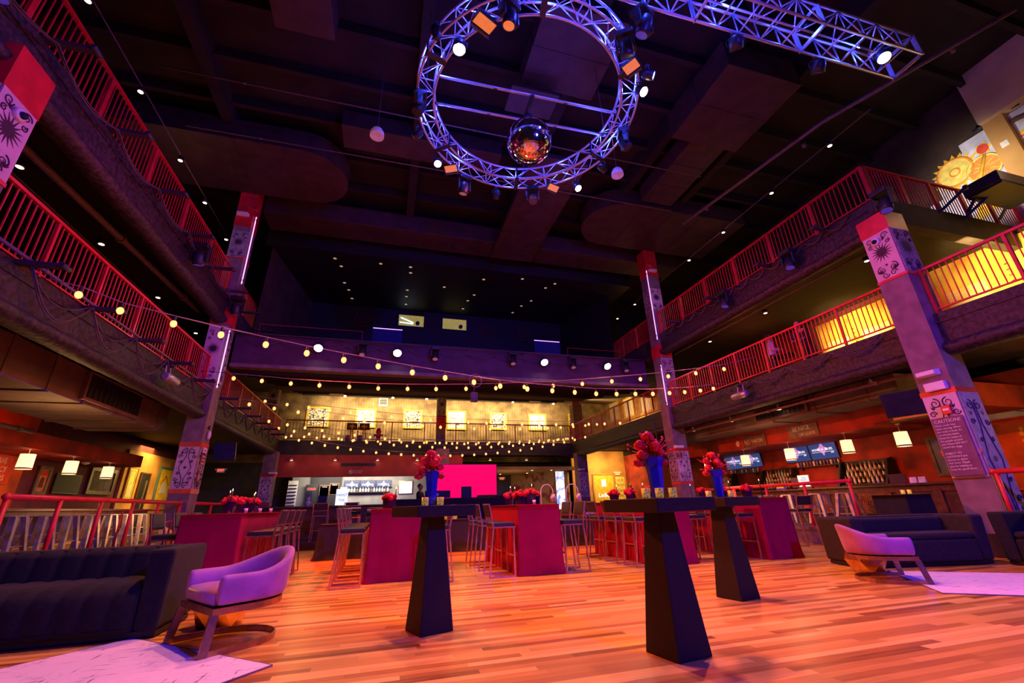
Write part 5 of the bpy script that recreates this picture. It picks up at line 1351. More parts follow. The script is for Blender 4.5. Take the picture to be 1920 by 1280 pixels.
t = thing('wall_sconce', 'white oval speaker near the top of the left middle column side', 'speaker', (0,0,0)); t.matrix_world = face(-4.98,14.28,3.18,'+x'); MB().ball((0,0,.03), .08, 12, 8, (1,1.6,.6)).build('shell', M['white'], t); MB().lathe([(.06,0),(.06,.03)], 12, T3(0,.22,0)).build('mount_ring', M['bracket'], t)
t = thing('hanging_screen', 'dark blue tilted screen on an arm left of the near right column', 'screen', (0,0,0)); t.matrix_world = face(10.95,6.55,2.92,'-x') @ Matrix.Rotation(.35,4,'Y') @ Matrix.Rotation(.2,4,'X')
MB().box(-.42,-.27,0,.42,.27,.06).build('casing', M['fixture'], t, .01); MB().box(-.40,-.25,.06,.40,.25,.064).build('display', M['screenoff'], t); MB().bar((.3,0,.0),(.75,.05,-.1),.04).build('arm', M['white'], t)
t = thing('hanging_screen', 'dark blue tilted screen on an arm right of the left middle column', 'screen', (0,0,0)); t.matrix_world = face(-4.78,15.3,2.86,'-y') @ Matrix.Rotation(.3,4,'X')
MB().box(-.30,-.27,0,.30,.27,.06).build('casing', M['fixture'], t, .01); MB().box(-.28,-.25,.06,.28,.25,.064).build('display', M['screenoff'], t); MB().bar((-.2,0,.0),(-.35,.1,-.3),.04).build('arm', M['white'], t)
t = thing('loudspeaker', 'dark boxy loudspeaker left of the right middle column', 'speaker', (10.0,14.6,2.85), .3); MB().box(-.18,-.18,-.36,.18,.18,.36).build('cabinet', M['screenoff'], t, .02); MB().box(-.16,-.186,-.33,.16,-.181,.33).build('grille', M['grille'], t); MB().bar((0,0,.36),(0,0,1.2),.03).build('hanger', M['bracket'], t)

# left bar
lb = bar_counter('long dark wood bar counter along the left side behind the metal stools', -7.9, -7.3, 9.2, 17.5, .37, 1.28, -7.3, 1)
for y in (10,11.6,13.2,14.8,16.4): MB().box(-7.3,y-.10,.45,-7.25,y+.10,1.12).build('pilaster', M['wood'], lb)
MB().box(-7.3,9.2,.37,-7.0,17.5,.52).build('foot_step', M['yellowtile'], lb)
def metal_stool(label, x, y, z, grp, rz=0):
    t = thing('metal_stool', label, 'bar stool', (x,y,z), rz, grp)
    MB().box(-.16,-.16,.735,.16,.16,.762).build('seat', M['steel'], t, .012)
    for sx in (-1,1):
        for sy in (-1,1):
            MB().frus(sx*.235-.030,sy*.235-.030,sx*.235+.030,sy*.235+.030,0,sx*.125-.042,sy*.125-.042,sx*.125+.042,sy*.125+.042,.74).build('leg', M['steel'], t)
    mb = MB(); q = .195
    mb.bar((-q,-q,.25),(q,-q,.25),.022).bar((-q,q,.25),(q,q,.25),.022).bar((-q,-q,.25),(-q,q,.25),.022).bar((q,-q,.25),(q,q,.25),.022)
    mb.build('footrest', M['steel'], t)
    MB().bar((-.18,-.18,.42),(.18,.18,.42),.018).bar((-.18,.18,.42),(.18,-.18,.42),.018).build('cross_brace', M['steel'], t)
    return t
ms = None
for i in range(8):
    lab = 'silver metal stool at the left bar, %s from the camera' % NTH[i]; y = 9.75+i*.74
    if ms is None: ms = metal_stool(lab, -6.45, y, .37, 'silver metal stools at the left bar')
    else: dup(ms, lab, (-6.45,y,.37), 0)
for i, y in enumerate((9.15,9.95,10.9,11.8,12.7)): dup(ms, 'silver metal stool at the right bar, %s from the camera' % NTH[i], (11.75,y,.37), .1, 'silver metal stools at the right bar')
struct('wall_left_orange', MB().box(-10.0,9,.37,-9.96,16.0,3.9), M['orangewall'])  # same wall plane, this stretch coloured orange
o = flat('lettered_sign', 'red sign with pale lettering cut off at the left edge', 'sign', (-9.94,15.05,2.35), '+x', 1.0, .75, .02, M['redart']); 
for i, s in enumerate(('HAVE','MERCY','SISTERS')): text(s, .2, M['chalk'], o, Z(0,.22-i*.22,.022), sx=.9)
o = flat('framed_painting', 'tall orange figure painting in a brown bead frame on the left wall', 'picture', (-9.97,16.85,2.16), '+x', .36, .62, .02, M['orange'], None, True, .10, M['wood'], 'canvas')
mb = MB(); mb.prism([(-.10,-.2),(.10,-.2),(.07,.05),(.0,.12),(-.07,.05)], .02, .024); mb.build('painted_figure', M['brownart'], o); MB().box(-.15,.14,.02,.15,.29,.023).build('red_block', M['redart'], o)
o = flat('wall_screen', 'large black screen on the left maroon wall between two pictures', 'screen', (-9.97,18.0,2.12), '+x', 1.25, .60, .05, M['fixture'], None, False, part='casing'); MB().box(-.6,-.27,.05,.6,.27,.054).build('display', M['black'], o)
o = flat('framed_painting', 'large dark brown painting in an ornate frame on the left maroon wall', 'picture', (-9.97,19.85,2.30), '+x', 1.35, .66, .02, spot_mat('dark brown painting', (.12,.07,.05), (.04,.02,.02), 3, .5, .7, 'noise', soft=.15), None, True, .12, M['wood'], 'canvas'); MB().box(.2,-.2,.02,.42,.0,.024).build('pale_figure', M['kraft'], o)
o = flat('painted_door_panel', 'narrow ochre door panel with a pale sketched figure', 'mural', (-9.88,21.6,2.3), '+x', .62, 1.2, .02, M['sunpale'], None, True, .04, M['ochre'], 'canvas'); mb = MB(); mb.prism([(-.15,-.45),(.0,.1),(.16,-.45),(.08,-.45),(.0,-.15),(-.07,-.45)], .02, .024); mb.build('pale_figure', M['white'], o); mb = MB(); mb.tube([(-.22,-.5,.024),(-.22,.5,.024),(.22,.5,.024),(.22,-.5,.024)], .01, 4, True); mb.build('panel_line', M['brownart'], o)
o = flat('doorway', 'dark doorway with a tan frame on the ochre left wall', 'door', (-9.88,22.65,1.6), '+x', .7, 2.3, .02, M['black'], None, True, .06, M['wood'], 'opening'); MB().bar((.05,-1.1,.03),(.15,.9,.03),.05).build('leaning_pole', M['kraft'], o)
o = flat('framed_painting', 'yellow lit painting with a white cone shape in a teal frame', 'picture', (-9.88,24.5,2.4), '+x', 1.3, 1.35, .02, M['sun'], None, True, .10, M['greenart'], 'canvas'); MB().prism([(-.36,-.35),(.36,-.35),(.12,.10),(-.12,.10)], .02, .026).build('white_cone', M['signwhite'], o); mb = MB(); mb.tube([(-.4,.0,.03),(-.1,.28,.03),(0,.4,.03),(.1,.28,.03),(.4,.0,.03)], .012, 5); mb.build('brown_lines', M['brownart'], o)
for i, (x,y,z) in enumerate(((-9.2,17.2,2.8),(-9.2,18.6,2.8))):
    t = thing('smoke_detector', 'white round detector under the left soffit, %s' % ('left one','right one')[i], 'detector', (x,y,2.72), 0, 'detectors under the left soffit'); MB().lathe([(.11,0),(.10,-.04),(.05,-.06)], 16).build('housing', M['white'], t); MB().lathe([(.05,-.06),(.04,-.07)], 12).build('sensor', M['signwhite'], t)
t = thing('menu_stand', 'white menu stand on the left bar end at the picture edge', 'menu', (-7.6,9.9,1.28), .5); MB().frus(-.1,-.12,.1,.12,0,-.08,-.1,.08,.1,.04).build('base', M['white'], t); MB().box(-.01,-.13,.04,.01,.13,.40).build('card', M['blueart'], t)
t = thing('napkin_caddy', 'dark caddy of white cards on the left bar', 'caddy', (-7.6,10.9,1.28), .5); MB().box(-.1,-.1,0,.1,.1,.12).build('box_body', M['fixture'], t); MB().box(-.02,-.08,.12,.0,.06,.26).box(.04,-.06,.12,.05,.09,.3).build('card', M['paper'], t)

# far bar
t = bar_counter('dark far bar counter across the back of the hall', -3.9, .1, 17.2, 17.8, .2, 1.24, 0, 0)
t = thing('control_desk', 'long black draped control desk in front of the pink screen', 'desk', (0,0,0)); MB().box(.15,17.8,.2,6.2,18.5,1.36).build('draped_front', pm('navy black drape', (.012,.010,.03), .8), t); MB().box(.1,17.75,1.36,6.25,18.55,1.40).build('desktop', M['black'], t)
t = thing('mixing_console', 'black mixing console sloping on the control desk', 'console', (4.6,18.15,1.40)); MB().frus(-.9,-.3,.9,.3,0,-.9,-.1,.9,.3,.10).build('console_body', M['fixture'], t); MB().box(-.3,-.2,.06,.2,-.1,.09).build('meter_bridge', M['mauve'], t)
t = thing('desk_monitor', 'dark blue monitor back standing on the control desk', 'screen', (2.05,18.1,1.40)); MB().box(-.5,-.03,.03,.5,.03,.30).build('casing', M['screenoff'], t, .01); MB().box(-.08,-.034,.1,.04,-.031,.2).build('emblem', M['dimblue'], t); MB().box(-.2,-.1,0,.2,.1,.03).build('foot', M['fixture'], t)
t = thing('desk_chair', 'black chair back behind the control desk before the pink screen', 'chair', (3.35,18.95,.2)); MB().box(-.22,-.04,1.0,.22,.04,1.68).build('backrest', M['fixture'], t, .03); MB().box(-.24,0,.72,.24,.45,.78).build('seat', M['fixture'], t, .02); MB().lathe([(.25,0),(.03,.05),(.03,.72)], 12, T3(0,.2,0)).build('pedestal', M['fixture'], t)
t = thing('projection_screen', 'hot pink rectangular projection screen at the back of the hall', 'screen', (3.92,22.0,0)); MB().box(-1.49,-.02,1.5,1.49,.02,3.04).build('lit_surface', M['pink'], t); MB().box(-1.52,-.0,1.47,1.52,.05,1.5).box(-1.52,.0,3.04,1.52,.05,3.07).build('frame', M['fixture'], t)
for s in (-1,1): MB().box(s*1.5-.03,.02,.2,s*1.5+.03,.08,3.05).build('leg', M['fixture'], t)
for i, x in enumerate((-1.8,-.93,-.06)):
    o = screen('blue logo menu screen over the far bar, %s from the left' % NTH[i], (x,27.22,2.44), '-y', .86, .46, 'menu screens over the far bar')
t = thing('bottle_shelf', 'dark shelf of pale bottles below the far bar screens', 'shelf', (-.93,27.15,1.98)); MB().box(-1.25,-.12,0,1.25,.12,.05).build('board', M['fixture'], t); MB().box(-1.35,-.02,.28,1.35,.1,.31).build('upper_rail', M['fixture'], t)
for i in range(16):
    b = thing('bottle', 'pale bottle standing in the row on the far bar shelf', 'bottle', (-2.08+i*.152,27.12,2.03), 0, 'pale bottles in a row on the far bar shelf'); MB().lathe([(.05,0),(.055,.02),(.055,.16),(.02,.2),(.02,.24)], 8).build('glass', M[('signwhite','bottleclear','white','signwhite','kraft')[i % 5]], b)
for i, (x,z,w,h) in enumerate(((-3.23,2.10,.46,.62),(-2.72,2.22,.42,.56))): 
    o = flat('menu_board', 'brown printed menu board on the dark far bar wall, %s' % ('left one','right one')[i], 'sign', (x,27.24,z), '-y', w, h, .02, M['menu'], 'menu boards on the far bar wall', True, .02, M['bronze']); text('MENU', .1, M['signwhite'], o, Z(0,h*.38,.022))
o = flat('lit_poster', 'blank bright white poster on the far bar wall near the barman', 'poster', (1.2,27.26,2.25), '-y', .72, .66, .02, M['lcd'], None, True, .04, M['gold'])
t = thing('drink_sign', 'white upright sign with blue lettering on the far bar', 'sign', (-1.45,17.4,1.24)); MB().box(-.20,-.03,0,.20,.03,.55).build('panel', M['lcd'], t); MB().box(-.08,-.03,.55,.16,.03,.62).build('tab', M['lcd'], t); text('PAINT', .13, M['blueart'], t, face(0,-.032,.34,'-y')); text('THE', .12, M['blueart'], t, face(0,-.032,.17,'-y'))
struct('wall_bar_dark', MB().box(-4.0,27.22,.2,-2.35,27.29,3.3), M['tile'])
o = flat('drink_fridge', 'tall dark drinks fridge with red marks at the far bar', 'fridge', (-3.85,27.2,1.5), '-y', .62, 1.9, .3, M['fixture'], None, False, part='cabinet'); MB().box(-.25,-.7,.3,.05,.6,.31).build('glass_door', M['screenoff'], o); text('COLD', .16, M['exitred'], o, Z(0,.72,.31))
t = thing('cup_rack', 'white slatted panel with black cup holders at the far left of the bar', 'rack', (0,0,0)); t.matrix_world = face(-4.75,26.6,2.0,'-y'); MB().box(-.24,-.95,0,.24,.65,.03).build('panel', M['signwhite'], t)
for k in range(7): MB().box(-.2,-.62+k*.17,.03,.2,-.58+k*.17,.10).build('holder', M['fixture'], t)
t = thing('cash_till', 'dark till on the far bar counter', 'till', (-2.1,17.5,1.24)); MB().frus(-.18,-.15,.18,.15,0,-.16,-.1,.16,.12,.12).build('base', M['fixture'], t); MB().box(-.15,-.02,.12,.15,.02,.34).build('screen', M['screenoff'], t)
t = thing('bust_ornament', 'small pale bust ornament beside the far bar till', 'ornament', (-2.55,17.5,1.24)); MB().lathe([(.07,0),(.05,.05),(.09,.12),(.05,.17),(.03,.19)], 12).build('shoulders', M['greyart'], t); MB().ball((0,0,.25), .06, 10, 8).build('head', M['greyart'], t)
o = flat('no_smoking_sign', 'small white no smoking sign on the dark red fascia', 'sign', (-1.45,23.88,2.88), '-y', .5, .16, .008, M['reddark'], None, False)
mb = MB(); mb.tube([(math.cos(a*PI/12)*.09-.24,math.sin(a*PI/12)*.09,.012) for a in range(24)], .010, 5, True); mb.tube([(-.30,.06,.012),(-.18,-.06,.012)], .010, 5); mb.box(-.29,-.012,.008,-.19,.012,.014); mb.build('prohibition_mark', M['signwhite'], o)
text('NO SMOKING', .075, M['signwhite'], o, Z(.12,.045,.01), sx=.9); text('NO VAPING', .075, M['signwhite'], o, Z(.10,-.045,.01), sx=.9)
o = flat('wall_vent', 'long black slot vent on the dark red fascia', 'vent', (-1.35,23.88,3.24), '-y', 1.7, .14, .01, M['grille'], None, False, part='slot'); mb = MB()
for k in range(16): mb.box(-.8+k*.105,-.06,.01,-.79+k*.105,.06,.016)
mb.build('vane', M['bracket'], o)
# lobby
def exit_sign(label, pos, d):
    t = thing('exit_sign', label, 'sign', (0,0,0), 0, 'exit signs'); t.matrix_world = face(*pos, d); MB().box(-.17,-.10,0,.17,.10,.05).build('housing', M['signwhite'], t, .008); text('EXIT', .14, M['exitred'], t, Z(0,0,.052)); 
    for s in (-1,1): MB().ball((s*.2,.05,.03), .055, 10, 8).build('lamp_head', M['white'], t)
exit_sign('red exit sign over the lobby door beyond the right middle column', (13.9,24.98,2.75), '-y'); exit_sign('red exit sign over the dark doors right of the pink screen', (7.4,28.55,2.75), '-y'); exit_sign('dim exit sign far left behind the middle column', (-7.5,24.0,3.0), '-y')
for i, (x,w,m) in enumerate(((6.2,1.3,'tile'),(7.6,1.3,'tile'))):
    o = flat('lobby_door', 'dark lobby door with EXIT lettering right of the pink screen, %s' % ('left leaf','right leaf')[i], 'door', (x,28.58,1.3), '-y', w, 2.4, .03, M['tile'], None, True, .05, M['wood'], 'leaf'); text('EXIT', .28, M['kraft'], o, Z(0,.2,.035)); MB().bar((.45*(-1)**i,-.4,.06),(.45*(-1)**i,.0,.06),.03).build('handle', M['steel'], o)
o = flat('restroom_door', 'ochre lit lobby door with white lettering right of the far column', 'door', (12.9,24.98,1.5), '-y', 1.3, 2.3, .03, M['sun'], None, True, .08, M['ochre'], 'leaf'); text('Ladies', .34, M['logo'], o, Z(0,.0,.035)); MB().box(-.14,.5,.03,.14,.9,.04).build('white_plate', M['logo'], o)
o = flat('lit_display_case', 'tall bright framed display with bulbs left of the far column', 'display', (10.0,24.9,1.85), '-y', .55, 2.1, .04, M['display'], None, True, .10, M['gold'], 'lit_panel'); mb = MB()
for k in range(12):
    for s in (-1,1): mb.ball((s*.33,-.95+k*.17,.08), .03, 6, 5)
mb.build('bead_border', M['brownart'], o)
for i, (x, tx) in enumerate(((14.05,('NO RE','ENTRY','PLEASE','STAY')),(14.95,('SONGS','& SOUL')))):
    o = flat('lobby_sign', 'pale lettered lobby sign, %s' % ('white stack of words beside the ochre door','dark board right of the exit sign')[i], 'sign', (x,24.98,1.9), '-y', .6, 1.3, .02, (M['sunpale'],M['tile'])[i], None, False)
    for k, s in enumerate(tx): text(s, .2, (M['brownart'],M['chalk'])[i], o, Z(0,.45-k*.3,.022), sx=.8)
struct('wall_lobby_far', MB().box(14.5,25.0,.37,18.5,25.15,4.1), M['darkwall']); struct('wall_lobby_side', MB().box(18.3,18.5,.37,18.5,25.0,4.1), M['maroon'])
o = flat('glazed_door', 'wood framed dark glazed door in the right lobby', 'door', (16.7,24.95,1.6), '-y', 1.1, 2.2, .03, M['screenoff'], None, True, .14, M['ochre'], 'glass_panel'); MB().box(-.06,-.2,.03,-.02,.2,.07).build('handle', M['steel'], o)
o = flat('transom_window', 'pale transom window above the glazed lobby door', 'window', (16.6,24.95,3.1), '-y', 1.6, .4, .03, M['greenart'], None, True, .08, M['ochre'], 'glass_panel')
for i, (x,y) in enumerate(((5.0,25.0),(6.2,25.8),(8.2,24.6),(9.4,24.6),(5.6,27.0),(7.0,27.4),(8.6,26.8))): downlight('recessed light in the tan entry ceiling, %s' % ('near left','second left','near right','rightmost','far left','far middle','far right')[i], x, y, 2.945, M['downlight'], 'entry ceiling lights', .06)

# far balcony pictures
PX = [(-4.13,1.1,1.0),(-1.41,1.02,1.0),(1.41,1.0,1.0),(4.18,1.06,1.05),(6.97,.98,.95),(9.72,1.1,.95),(12.55,.9,1.1)]
for i, (x,w,h) in enumerate(PX):
    o = flat('framed_drawing', 'yellow framed black and white drawing on the far balcony, %s from the left' % NTH[i], 'picture', (x,27.58,6.33), '-y', w, h, .03, M['art' if i % 2 else 'art2'], 'framed drawings on the far balcony', True, .09, M['yellowframe'], 'drawing')
    rr = random.Random(i); mb = MB()
    for k in range(9):
        cx, cy = rr.uniform(-.36,.36)*w, rr.uniform(-.36,.36)*h
        if k % 3 == 0: mb.tube([(cx+math.cos(a*PI/6)*.09,cy+math.sin(a*PI/6)*.09,.034) for a in range(12)], .012, 4, True)
        else: mb.box(cx-.09,cy-.015,.03,cx+.09,cy+.015,.036)
    mb.build('ink_marks', M['brownart'], o)
for i, (y,z) in enumerate(((22.4,6.75),(24.4,6.85),(26.3,6.95))):
    flat('framed_drawing', 'black and white drawing on the right wall past the middle column, %s from the camera' % NTH[i], 'picture', (14.98,y,z), '-x', 1.1, 1.15, .03, M['art'], 'framed drawings on the right rear wall', True, .08, M['yellowframe'], 'drawing')
struct('wall_right_rear', MB().box(15.0,20.0,4.42,15.15,27.6,8.2), M['boardsy'])
o = flat('wall_vent', 'small pale square vent on the far balcony wall', 'vent', (-.45,27.58,7.35), '-y', .42, .42, .03, M['grille'], None, True, .06, M['white'], 'slot'); mb = MB()
for k in range(4): mb.box(-.2,-.17+k*.1,.03,.2,-.14+k*.1,.05)
mb.build('vane', M['white'], o)
for i, x in enumerate((-2.6,.1,2.1,4.9,7.6,10.4)):
    t = thing('picture_spot', 'white bullet spot on a track above the far balcony drawings, %s from the left' % NTH[i], 'ceiling light', (x,26.2,7.38), 0, 'picture spots on the far balcony'); MB().lathe([(.05,-.1),(.08,.08),(.04,.12)], 12, Matrix.Rotation(-.7,4,'X'), cap=False).build('shade', M['fixture'], t); MB().lathe([(.07,-.1),(.0005,-.11)], 10, Matrix.Rotation(-.7,4,'X'), cap=False).build('lens', M['downlight'], t); MB().bar((0,0,.08),(0,0,.3),.03).build('stem', M['fixture'], t)
for i, x in enumerate((-2.9,8.6)):
    t = thing('ceiling_speaker', 'white flat ceiling speaker over the far balcony, %s' % ('left one','right one')[i], 'speaker', (x,24.6,7.05), 0, 'flat speakers over the far balcony'); MB().box(-.35,-.2,-.05,.35,.2,.05).build('housing', M['white'], t, .02); MB().bar((0,0,.05),(0,0,.3),.03).build('stem', M['white'], t)
for i, x in enumerate((-1.9,-1.27)):
    t = thing('emblem_easel', 'dark square easel board with yellow star emblem on the far balcony, %s' % ('left one','right one')[i], 'easel', (x,24.45,4.42), 0, 'star emblem easels on the far balcony')
    MB().box(-.27,-.02,.66,.27,.02,1.03).build('board', M['brownart'], t); mb = MB(); star(mb, 0, 0, .06, .19, 4, 0, .01); mb.build('star_emblem', M['sunpale'], t, M=face(0,-.02,.85,'-y'))
    MB().bar((-.05,0,0),(-.05,0,.66),.06).build('leg', M['orange'], t); MB().bar((.12,.15,0),(.05,0,.66),.05).build('leg', M['orange'], t); MB().box(-.30,.06,0,-.1,.2,.40).build('base_box', M['mauve'], t)
t = thing('red_hydrant', 'red hydrant standing on the far balcony by the easels', 'hydrant', (-.52,24.6,4.42)); MB().lathe([(.16,0),(.16,.05),(.12,.07),(.12,.55),(.15,.57),(.15,.62),(.10,.75),(.03,.82)], 16).build('barrel', M['hydrant'], t)
for s in (-1,1): MB().lathe([(.06,.1),(.07,.2),(.07,.24)], 10, Matrix.Translation((0,0,.42)) @ Matrix.Rotation(s*PI/2,4,'Y')).build('nozzle', M['hydrant'], t)
t = thing('hanging_box', 'small pale box with looped cable hanging below the theatre balcony', 'box', (2.9,15.0,4.95)); MB().box(-.12,-.08,-.35,.12,.08,.0).build('housing', M['mauve'], t, .01); MB().tube([(0.05+math.cos(a*PI/12)*.22,-.02,.45+math.sin(a*PI/12)*.25) for a in range(24)], .018, 6, True).build('coil', M['wire'], t); MB().tube([(0,0,0),(0,0,.62)], .01, 5).build('cord', M['wire'], t); MB().lathe([(.05,-.09),(.05,-.085)], 12, Matrix.Translation((0,-.0,-.17)) @ Matrix.Rotation(-PI/2,4,'X')).build('badge', M['blueart'], t)
# booth windows
for i, x in enumerate((.74,3.05)):
    o = flat('booth_window', 'lit projection booth window in the dark upper rear wall, %s' % ('left with blue lamp','right one')[i], 'window', (x,21.49,10.4), '-y', 1.3, .62, .02, M['boothlight'], None, True, .03, M['fixture'], 'lit_pane')
    if i == 0: mb = MB(); mb.tube([(-.55,.15,.03),(.1,-.1,.03)], .03, 5).tube([(-.6,-.12,.03),(.1,-.17,.03)], .025, 5); mb.build('lamp_tube', M['boothblue'], o)
    MB().lathe([(.11,0),(.10,.12),(.05,.14)], 14, T3(.33,-.13,.02)).build('projector_lens', M['screenoff'], o)
o = thing('painted_scroll', 'dim violet scroll painting on the dark upper rear wall', 'mural', (0,0,0)); o.matrix_world = face(0,21.45,10.2,'-y')
for i, x in enumerate((-1.7,1.9,4.9,7.0)): mb = MB(); curl(mb, x, 0, .5, 1, i, 2, .03, 0); mb.build('scrollwork', M['reddark'], o)
for i, (x,w) in enumerate(((-.3,1.05),(6.0,1.1))):
    t = thing('acrylic_screen', 'clear acrylic guard standing on the theatre balcony front, %s' % ('left one','right one')[i], 'panel', (x,15.35,6.7), 0, 'acrylic guards on the theatre balcony'); MB().box(-w/2,-.006,0,w/2,.006,.62).build('sheet', M['glass'], t); MB().box(-w/2,-.012,.62,w/2,.012,.64).build('glowing_edge', M['neon'], t)  # emissive strip put in for the sheet's bright edge
low_rail('thin dark rail on the theatre balcony front, left', [(-4.6,15.6,6.5),(-4.6,15.6,7.25),(-1.2,15.6,7.25),(-1.2,15.6,6.5)], M['reddark']); low_rail('thin dark rail on the theatre balcony front, right', [(7.0,15.6,6.5),(7.0,15.6,7.2),(9.6,15.6,7.2),(9.6,15.6,6.5)], M['reddark'])

# right balcony murals
def mural(label, y, w, zc, h, seed):
    o = flat('painted_mural', label, 'mural', (15.18,y,zc), '-x', w, h, .02, M['mural'], None, False, part='canvas'); rr = random.Random(seed)
    for k in range(2):
        cx = -w*.28+k*w*.5
        p = MB().box(cx-.45,-h*.42,.02,cx+.45,h*.2,.03).build('pale_panel', M['muralpale'], o)
        mb = MB()
        for q in (.26,.18,.1): mb.tube([(cx+math.cos(a*PI/12)*q,-h*.1+math.sin(a*PI/12)*q,.034) for a in range(24)], .014, 4, True)
        mb.build('eye_motif', M['orange'], o)
    mb = MB()
    for k in range(12): mb.box(-w*.05,-h*.4+k*h*.06,.02,-w*.05+.06,-h*.4+k*h*.06+.04,.032)
    mb.tube([(w*.42,-h*.45,.03),(w*.40,-.1,.03),(w*.45,h*.2,.03)], .02, 5)
    mb.build('dotted_border', M['brownart'], o)
mural('glowing yellow folk mural seen through the railing left of the near right column', 9.75, 2.7, 5.75, 2.5, 1); mural('glowing cream folk mural seen through the railing right of the near right column', 5.6, 4.0, 5.85, 2.7, 2)
# upper right sun mural and neighbours
def upper(name, label, pts, mat, x, th=.02): 
    o = thing(name, label, 'mural', (0,0,0)); o.matrix_world = face(x,0,0,'-x'); MB().prism([(-y,z) for y,z in pts][::-1], 0, th).build('ground', mat, o); return o
sm = upper('sun_mural', 'pale mural of a yellow sun and orange slice on the upper right wall', [(7.6,7.5),(7.6,8.8),(7.1,8.8),(7.1,9.6),(6.75,9.6),(6.75,10.3),(6.3,10.3),(6.3,10.65),(5.9,10.65),(5.9,10.95),(5.25,10.95),(5.25,7.5)], M['greyart'], 16.18)
def L(y, z): return (-y, z)
mb = MB(); cx, cz = L(6.22,10.2); star(mb, cx, cz, .44, .60, 18, .02, .035); mb.build('sun_rays', M['sun'], sm)
mb = MB(); mb.prism([(cx+math.cos(i*PI/14)*.42, cz+math.sin(i*PI/14)*.42) for i in range(28)], .035, .045); mb.build('sun_face', M['sunpale'], sm)
mb = MB(); mb.tube([(cx+math.cos(i*PI/14)*.43, cz+math.sin(i*PI/14)*.43,.05) for i in range(28)], .03, 5, True); mb.tube([(cx+math.cos(i*PI/8)*.12, cz+math.sin(i*PI/8)*.12,.05) for i in range(16)], .02, 5, True); mb.build('sun_outline', M['orange'], sm)
cx, cz = L(5.62,9.85); mb = MB(); mb.prism([(cx+math.cos(i*PI/14)*.38, cz+math.sin(i*PI/14)*.38) for i in range(28)], .02, .04); mb.build('orange_slice', M['orange'], sm)
mb = MB(); mb.tube([(cx+math.cos(i*PI/14)*.38, cz+math.sin(i*PI/14)*.38,.045) for i in range(28)], .03, 5, True)
for i in range(10): mb.tube([(cx+math.cos(i*PI/5)*.08, cz+math.sin(i*PI/5)*.08,.045),(cx+math.cos(i*PI/5)*.36, cz+math.sin(i*PI/5)*.36,.045)], .012, 4)
mb.build('slice_pith', M['sunpale'], sm)
cx, cz = L(5.48,10.42); mb = MB(); star(mb, cx, cz, .12, .24, 6, .02, .035); mb.tube([(cx,cz-.2,.06),(cx-.35,cz-.9,.06),(cx-.6,cz-1.7,.06)], .04, 6); mb.build('flower_stem', M['sun'], sm)
mb = MB(); mb.prism([(cx+math.cos(i*PI/8)*.13, cz+math.sin(i*PI/8)*.15) for i in range(16)], .035, .05); mb.build('red_beetle', M['redart'], sm)
MB().prism([L(5.4,8.6),L(6.3,8.4),L(6.1,8.9),L(5.4,9.15)][::-1], .02, .035).build('yellow_wedge', M['sun'], sm); MB().prism([L(6.35,7.6),L(6.95,7.6),L(6.95,8.2),L(6.35,8.3)], .02, .035).build('red_block', M['redart'], sm); MB().prism([L(5.75,9.25),L(6.35,9.1),L(6.2,9.45),L(5.75,9.5)][::-1], .02,.03).build('dotted_patch', M['lav'], sm)
struct('trim_pilaster_right', MB().box(15.9,4.75,7.4,16.2,5.2,10.95), M['tan'])
struct('trim_box_right', MB().box(15.75,.5,10.95,16.2,5.2,12.7), M['cream'])
am = upper('arch_mural', 'cut off mural with yellow and brown rays at the upper right corner', [(4.74,8.2),(4.74,10.9),(2.0,10.9),(2.0,8.2)], M['greyart'], 16.1)
mb = MB()
for k in range(6):
    z0 = 10.25-k*.24; z1 = 10.45-k*.38; mb.prism([(-4.72,z0),(-4.72,z0-.11),(-2.2,z1-.22),(-2.2,z1)][::1], .02, .03)
mb.build('yellow_rays', M['sun'], am)
mb = MB()
for k in range(6):
    z0 = 10.12-k*.24; z1 = 10.21-k*.38; mb.prism([(-4.72,z0),(-4.72,z0-.05),(-2.2,z1-.10),(-2.2,z1)], .02, .03)
mb.build('brown_rays', M['redart'], am)
mb = MB(); mb.tube([(-4.7+i*.1,10.62-.10*math.sin(i*.22),.08) for i in range(26)], .06, 6); curl(mb, -4.3, 10.78, .10, 1, 0, 1.6, .02, .04); curl(mb, -3.9, 10.76, .10, -1, 0, 1.6, .02, .04); mb.build('brown_arch', M['brownart'], am)
for i, (y,z) in enumerate(((5.3,10.98),(4.5,11.0))):
    t = thing('wall_spot', 'small black twin spot on the upper right wall, %s the pilaster' % ('left of','right of')[i], 'stage light', (16.0,y,z), 0, 'twin spots on the upper right wall'); MB().lathe([(.05,-.12),(.07,.06),(.05,.1)], 10, Matrix.Rotation(PI/2,4,'X')).build('barrel', M['fixture'], t); MB().bar((0,0,.02),(.15,0,.06),.03).build('bracket', M['fixture'], t)
t = thing('wall_plate', 'white square plate on the tan pilaster at upper right', 'plate', (0,0,0)); t.matrix_world = face(15.9,4.98,10.05,'-x'); MB().box(-.08,-.09,0,.08,.09,.012).build('cover', M['white'], t); MB().box(-.02,-.03,.012,.02,.03,.018).build('switch', M['signwhite'], t)
t = thing('gear_case', 'blue lit flat equipment case hung on the right upper railing corner', 'case', (14.2,4.85,7.85), 0); MB().box(-.85,-.35,0,.85,.35,.30).build('case_body', M['fixture'], t, .02); MB().box(-.8,-.33,-.04,.8,.33,-.005).build('grille', M['grille'], t); MB().bar((-.7,.2,0),(-.7,.48,-.3),.05).build('arm', M['bracket'], t); MB().bar((.5,.2,0),(.5,.48,-.3),.05).build('arm', M['bracket'], t)
